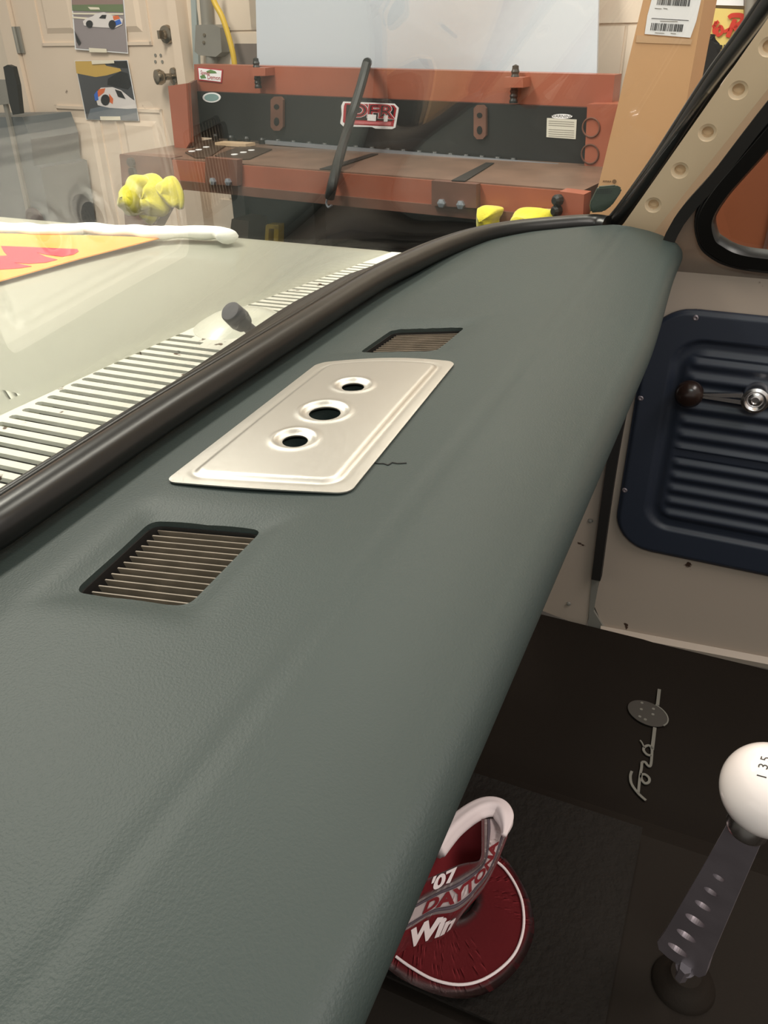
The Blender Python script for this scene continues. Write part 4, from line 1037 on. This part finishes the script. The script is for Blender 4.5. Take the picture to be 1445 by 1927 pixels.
# dark inside of the crown, sweatband at the back
bm = bmesh.new(); inn = [pz(u, v, FT+.03) for u, v in ((780, 1665), (835, 1642), (882, 1622), (909, 1614), (914, 1580), (914, 1540), (880, 1535), (830, 1570))]
prism(bm, inn, (0, 0, -.01)); obj('crown_inside', bm, M['red'], cap)
bm = bmesh.new(); pth = catmull([pz(u, v, FT+.062) for u, v in ((820, 1600), (850, 1562), (884, 1534), (914, 1520), (938, 1522), (949, 1538), (951, 1556), (948, 1572))], 6)
sweep(bm, pth, [(.0105*math.cos(a)*(1+.10*math.cos(5*a)), .010*math.sin(a)*(1+.10*math.cos(5*a))) for a in [k*math.pi/12 for k in range(24)]], scale=[1-.72*ss((i/(len(pth)-1)-.68)/.32) for i in range(len(pth))])
obj('sweatband', bm, M['white_cloth'], cap, smooth=True, label='thick white elastic sweatband')

# ---- aluminium speaker cover lying on the dash
pc = [pz(308, 904, -.297), pz(657, 926, -.297), pz(858, 679, -.297), pz(598, 681, -.297)]
spk = thing('speaker_cover', (sum((p for p in pc), Vector())/4), 'brushed aluminium plate with three dimpled holes lying on the dash', 'speaker cover')
HC = [pz(u, v, -.294) for u, v, r_ in HOLES]
NA, NB = 150, 84
LA, LB = .300, .143
def plate(a, b):
    """a: near to far, b: front to rear"""
    p = pc[0].lerp(pc[3], a).lerp(pc[1].lerp(pc[2], a), b)
    p.x += (.010*math.sin(math.pi*b))*(a*a) - .004*math.sin(math.pi*b)*(1-a)**2
    return p
def rrd(a, b, inset, r):
    x, y = abs(a-.5)*LA, abs(b-.5)*LB; hx, hy = LA/2-inset-r, LB/2-inset-r
    qx, qy = x-hx, y-hy; return r-(math.hypot(max(qx, 0), max(qy, 0))+min(max(qx, qy), 0))
def ph(p, a, b):
    h = .0015+.004*math.sin(math.pi*b)**.8*(.35+.65*math.sin(math.pi*a))
    d = rrd(a, b, .014, .012); h += .0022*ss(d/.007+.3) - .0006*math.exp(-((d+.001)/.003)**2)
    for c, (u, v, r_) in zip(HC, HOLES):
        q = math.hypot(p.x-c.x, p.y-c.y); h += .0010*math.exp(-((q-r_-.006)/.003)**2)
        if q < r_+.006: h -= .0026*ss((r_+.006-q)/.007)
    return h
bm = bmesh.new(); G = [[], []]
rc = .010
for i in range(NA+1):
    r0, r1 = [], []
    for j in range(NB+1):
        a, b = i/NA, j/NB
        # round the corners
        x, y = (a-.5)*LA, (b-.5)*LB; hx, hy = LA/2-rc, LB/2-rc
        if abs(x) > hx and abs(y) > hy:
            dx_, dy_ = abs(x)-hx, abs(y)-hy; m_ = max(dx_, dy_); l_ = math.hypot(dx_, dy_); k = m_/l_
            x = math.copysign(hx+dx_*k, x); y = math.copysign(hy+dy_*k, y)
        p = plate(x/LA+.5, y/LB+.5); z = max(-.2995+.0*p.x, top(p.x, p.y))+ph(p, a, b)
        r0.append(bm.verts.new((p.x, p.y, z))); r1.append(bm.verts.new((p.x, p.y, z-.0012)))
    G[0].append(r0); G[1].append(r1)
for g, fl_ in ((G[0], 0), (G[1], 1)):
    for i in range(NA):
        for j in range(NB):
            q = (g[i][j], g[i+1][j], g[i+1][j+1], g[i][j+1]); bm.faces.new(q if not fl_ else q[::-1])
for i in range(NA):
    for j in (0, NB): bm.faces.new((G[0][i][j], G[0][i+1][j], G[1][i+1][j], G[1][i][j]))
for j in range(NB):
    for i in (0, NA): bm.faces.new((G[0][i][j], G[0][i][j+1], G[1][i][j+1], G[1][i][j]))
pl = obj('cover_plate', bm, M['alu'], spk)
bmc = bmesh.new()
for c, (u, v, r_) in zip(HC, HOLES): cyl(bmc, (c.x, c.y, -.33), (c.x, c.y, -.27), r_*.86, n=40)
cut(pl, bmc); autosmooth(pl, 45)

# ---- printed banner and white cloth on the hood
def hp(u, v, z=CZ+.016): return pz(u, v, z)
ban = thing('banner', hp(60, 470), 'yellow-orange printed banner with red flame shapes spread over the hood', 'banner')
bm = bmesh.new(); prism(bm, [hp(u, v) for u, v in ((-330, 430), (0, 439), (180, 443), (302, 447), (150, 486), (0, 528), (-330, 640))], (0, 0, -.002)); obj('banner_sheet', bm, M['orange_print'], ban)
bm = bmesh.new(); RPX = [(5, 176), (120, 180), (300, 188), (405, 192), (412, 203), (385, 220), (325, 231), (245, 221), (192, 210), (240, 232), (300, 247), (240, 262), (150, 268), (70, 262), (110, 271), (165, 282), (100, 292), (0, 298), (-420, 330), (-420, 205), (0, 228), (40, 226), (20, 205)]
prism(bm, [hp(a/2.779, 400+b/2.779, CZ+.0165) for a, b in RPX], (0, 0, .0006)); obj('red_flame', bm, M['red_print'], ban)
bm = bmesh.new(); ep = [(-250, 424), (-60, 430), (0, 430), (40, 429), (70, 433), (130, 433), (165, 430), (200, 434), (260, 436), (300, 440), (330, 437), (380, 438), (415, 439), (428, 447)]
pth = catmull([hp(u, v, CZ+.020) for u, v in ep], 5); sweep(bm, pth, circ(.022, 12, ry=.012)); 
for v in bm.verts: v.co.z += .004*noise.noise(v.co*22)
tag(obj('white_cloth', bm, mat('bright white cloth', (250, 248, 238), .8), smooth=True), 'rumpled white cloth edge along the far side of the hood', 'cloth')

# ---- small dark green tag at the lower right corner of the glass
def gp_(u, v, d=0): return pp(u, v, BN*(1.43+d), BN)
tg = thing('window_tag', gp_(1140, 400), 'small dark green tag with faint lettering at the lower right windshield corner', 'tag')
bm = bmesh.new(); prism(bm, [gp_(u, v) for u, v in ((1110, 384), (1126, 352), (1160, 349), (1171, 355), (1169, 362), (1152, 387), (1136, 399), (1112, 401))], BN*.012)
bmesh.ops.bevel(bm, geom=bm.edges[:], offset=.0025, segments=2, affect='EDGES'); tb = obj('tag_body', bm, M['green_tag'], tg)
bm = bmesh.new()
for k, (a, b) in enumerate(((1128, 1146), (1124, 1150), (1121, 1148))):
    u = a
    while u < b: prism(bm, [gp_(u, 355+k*3.6, -.0006), gp_(u+2.4, 355+k*3.6, -.0006), gp_(u+2.2, 357+k*3.6, -.0006), gp_(u-.2, 357+k*3.6, -.0006)], BN*.0004); u += 3.6
obj('tag_lettering', bm, M['ink'], tb)
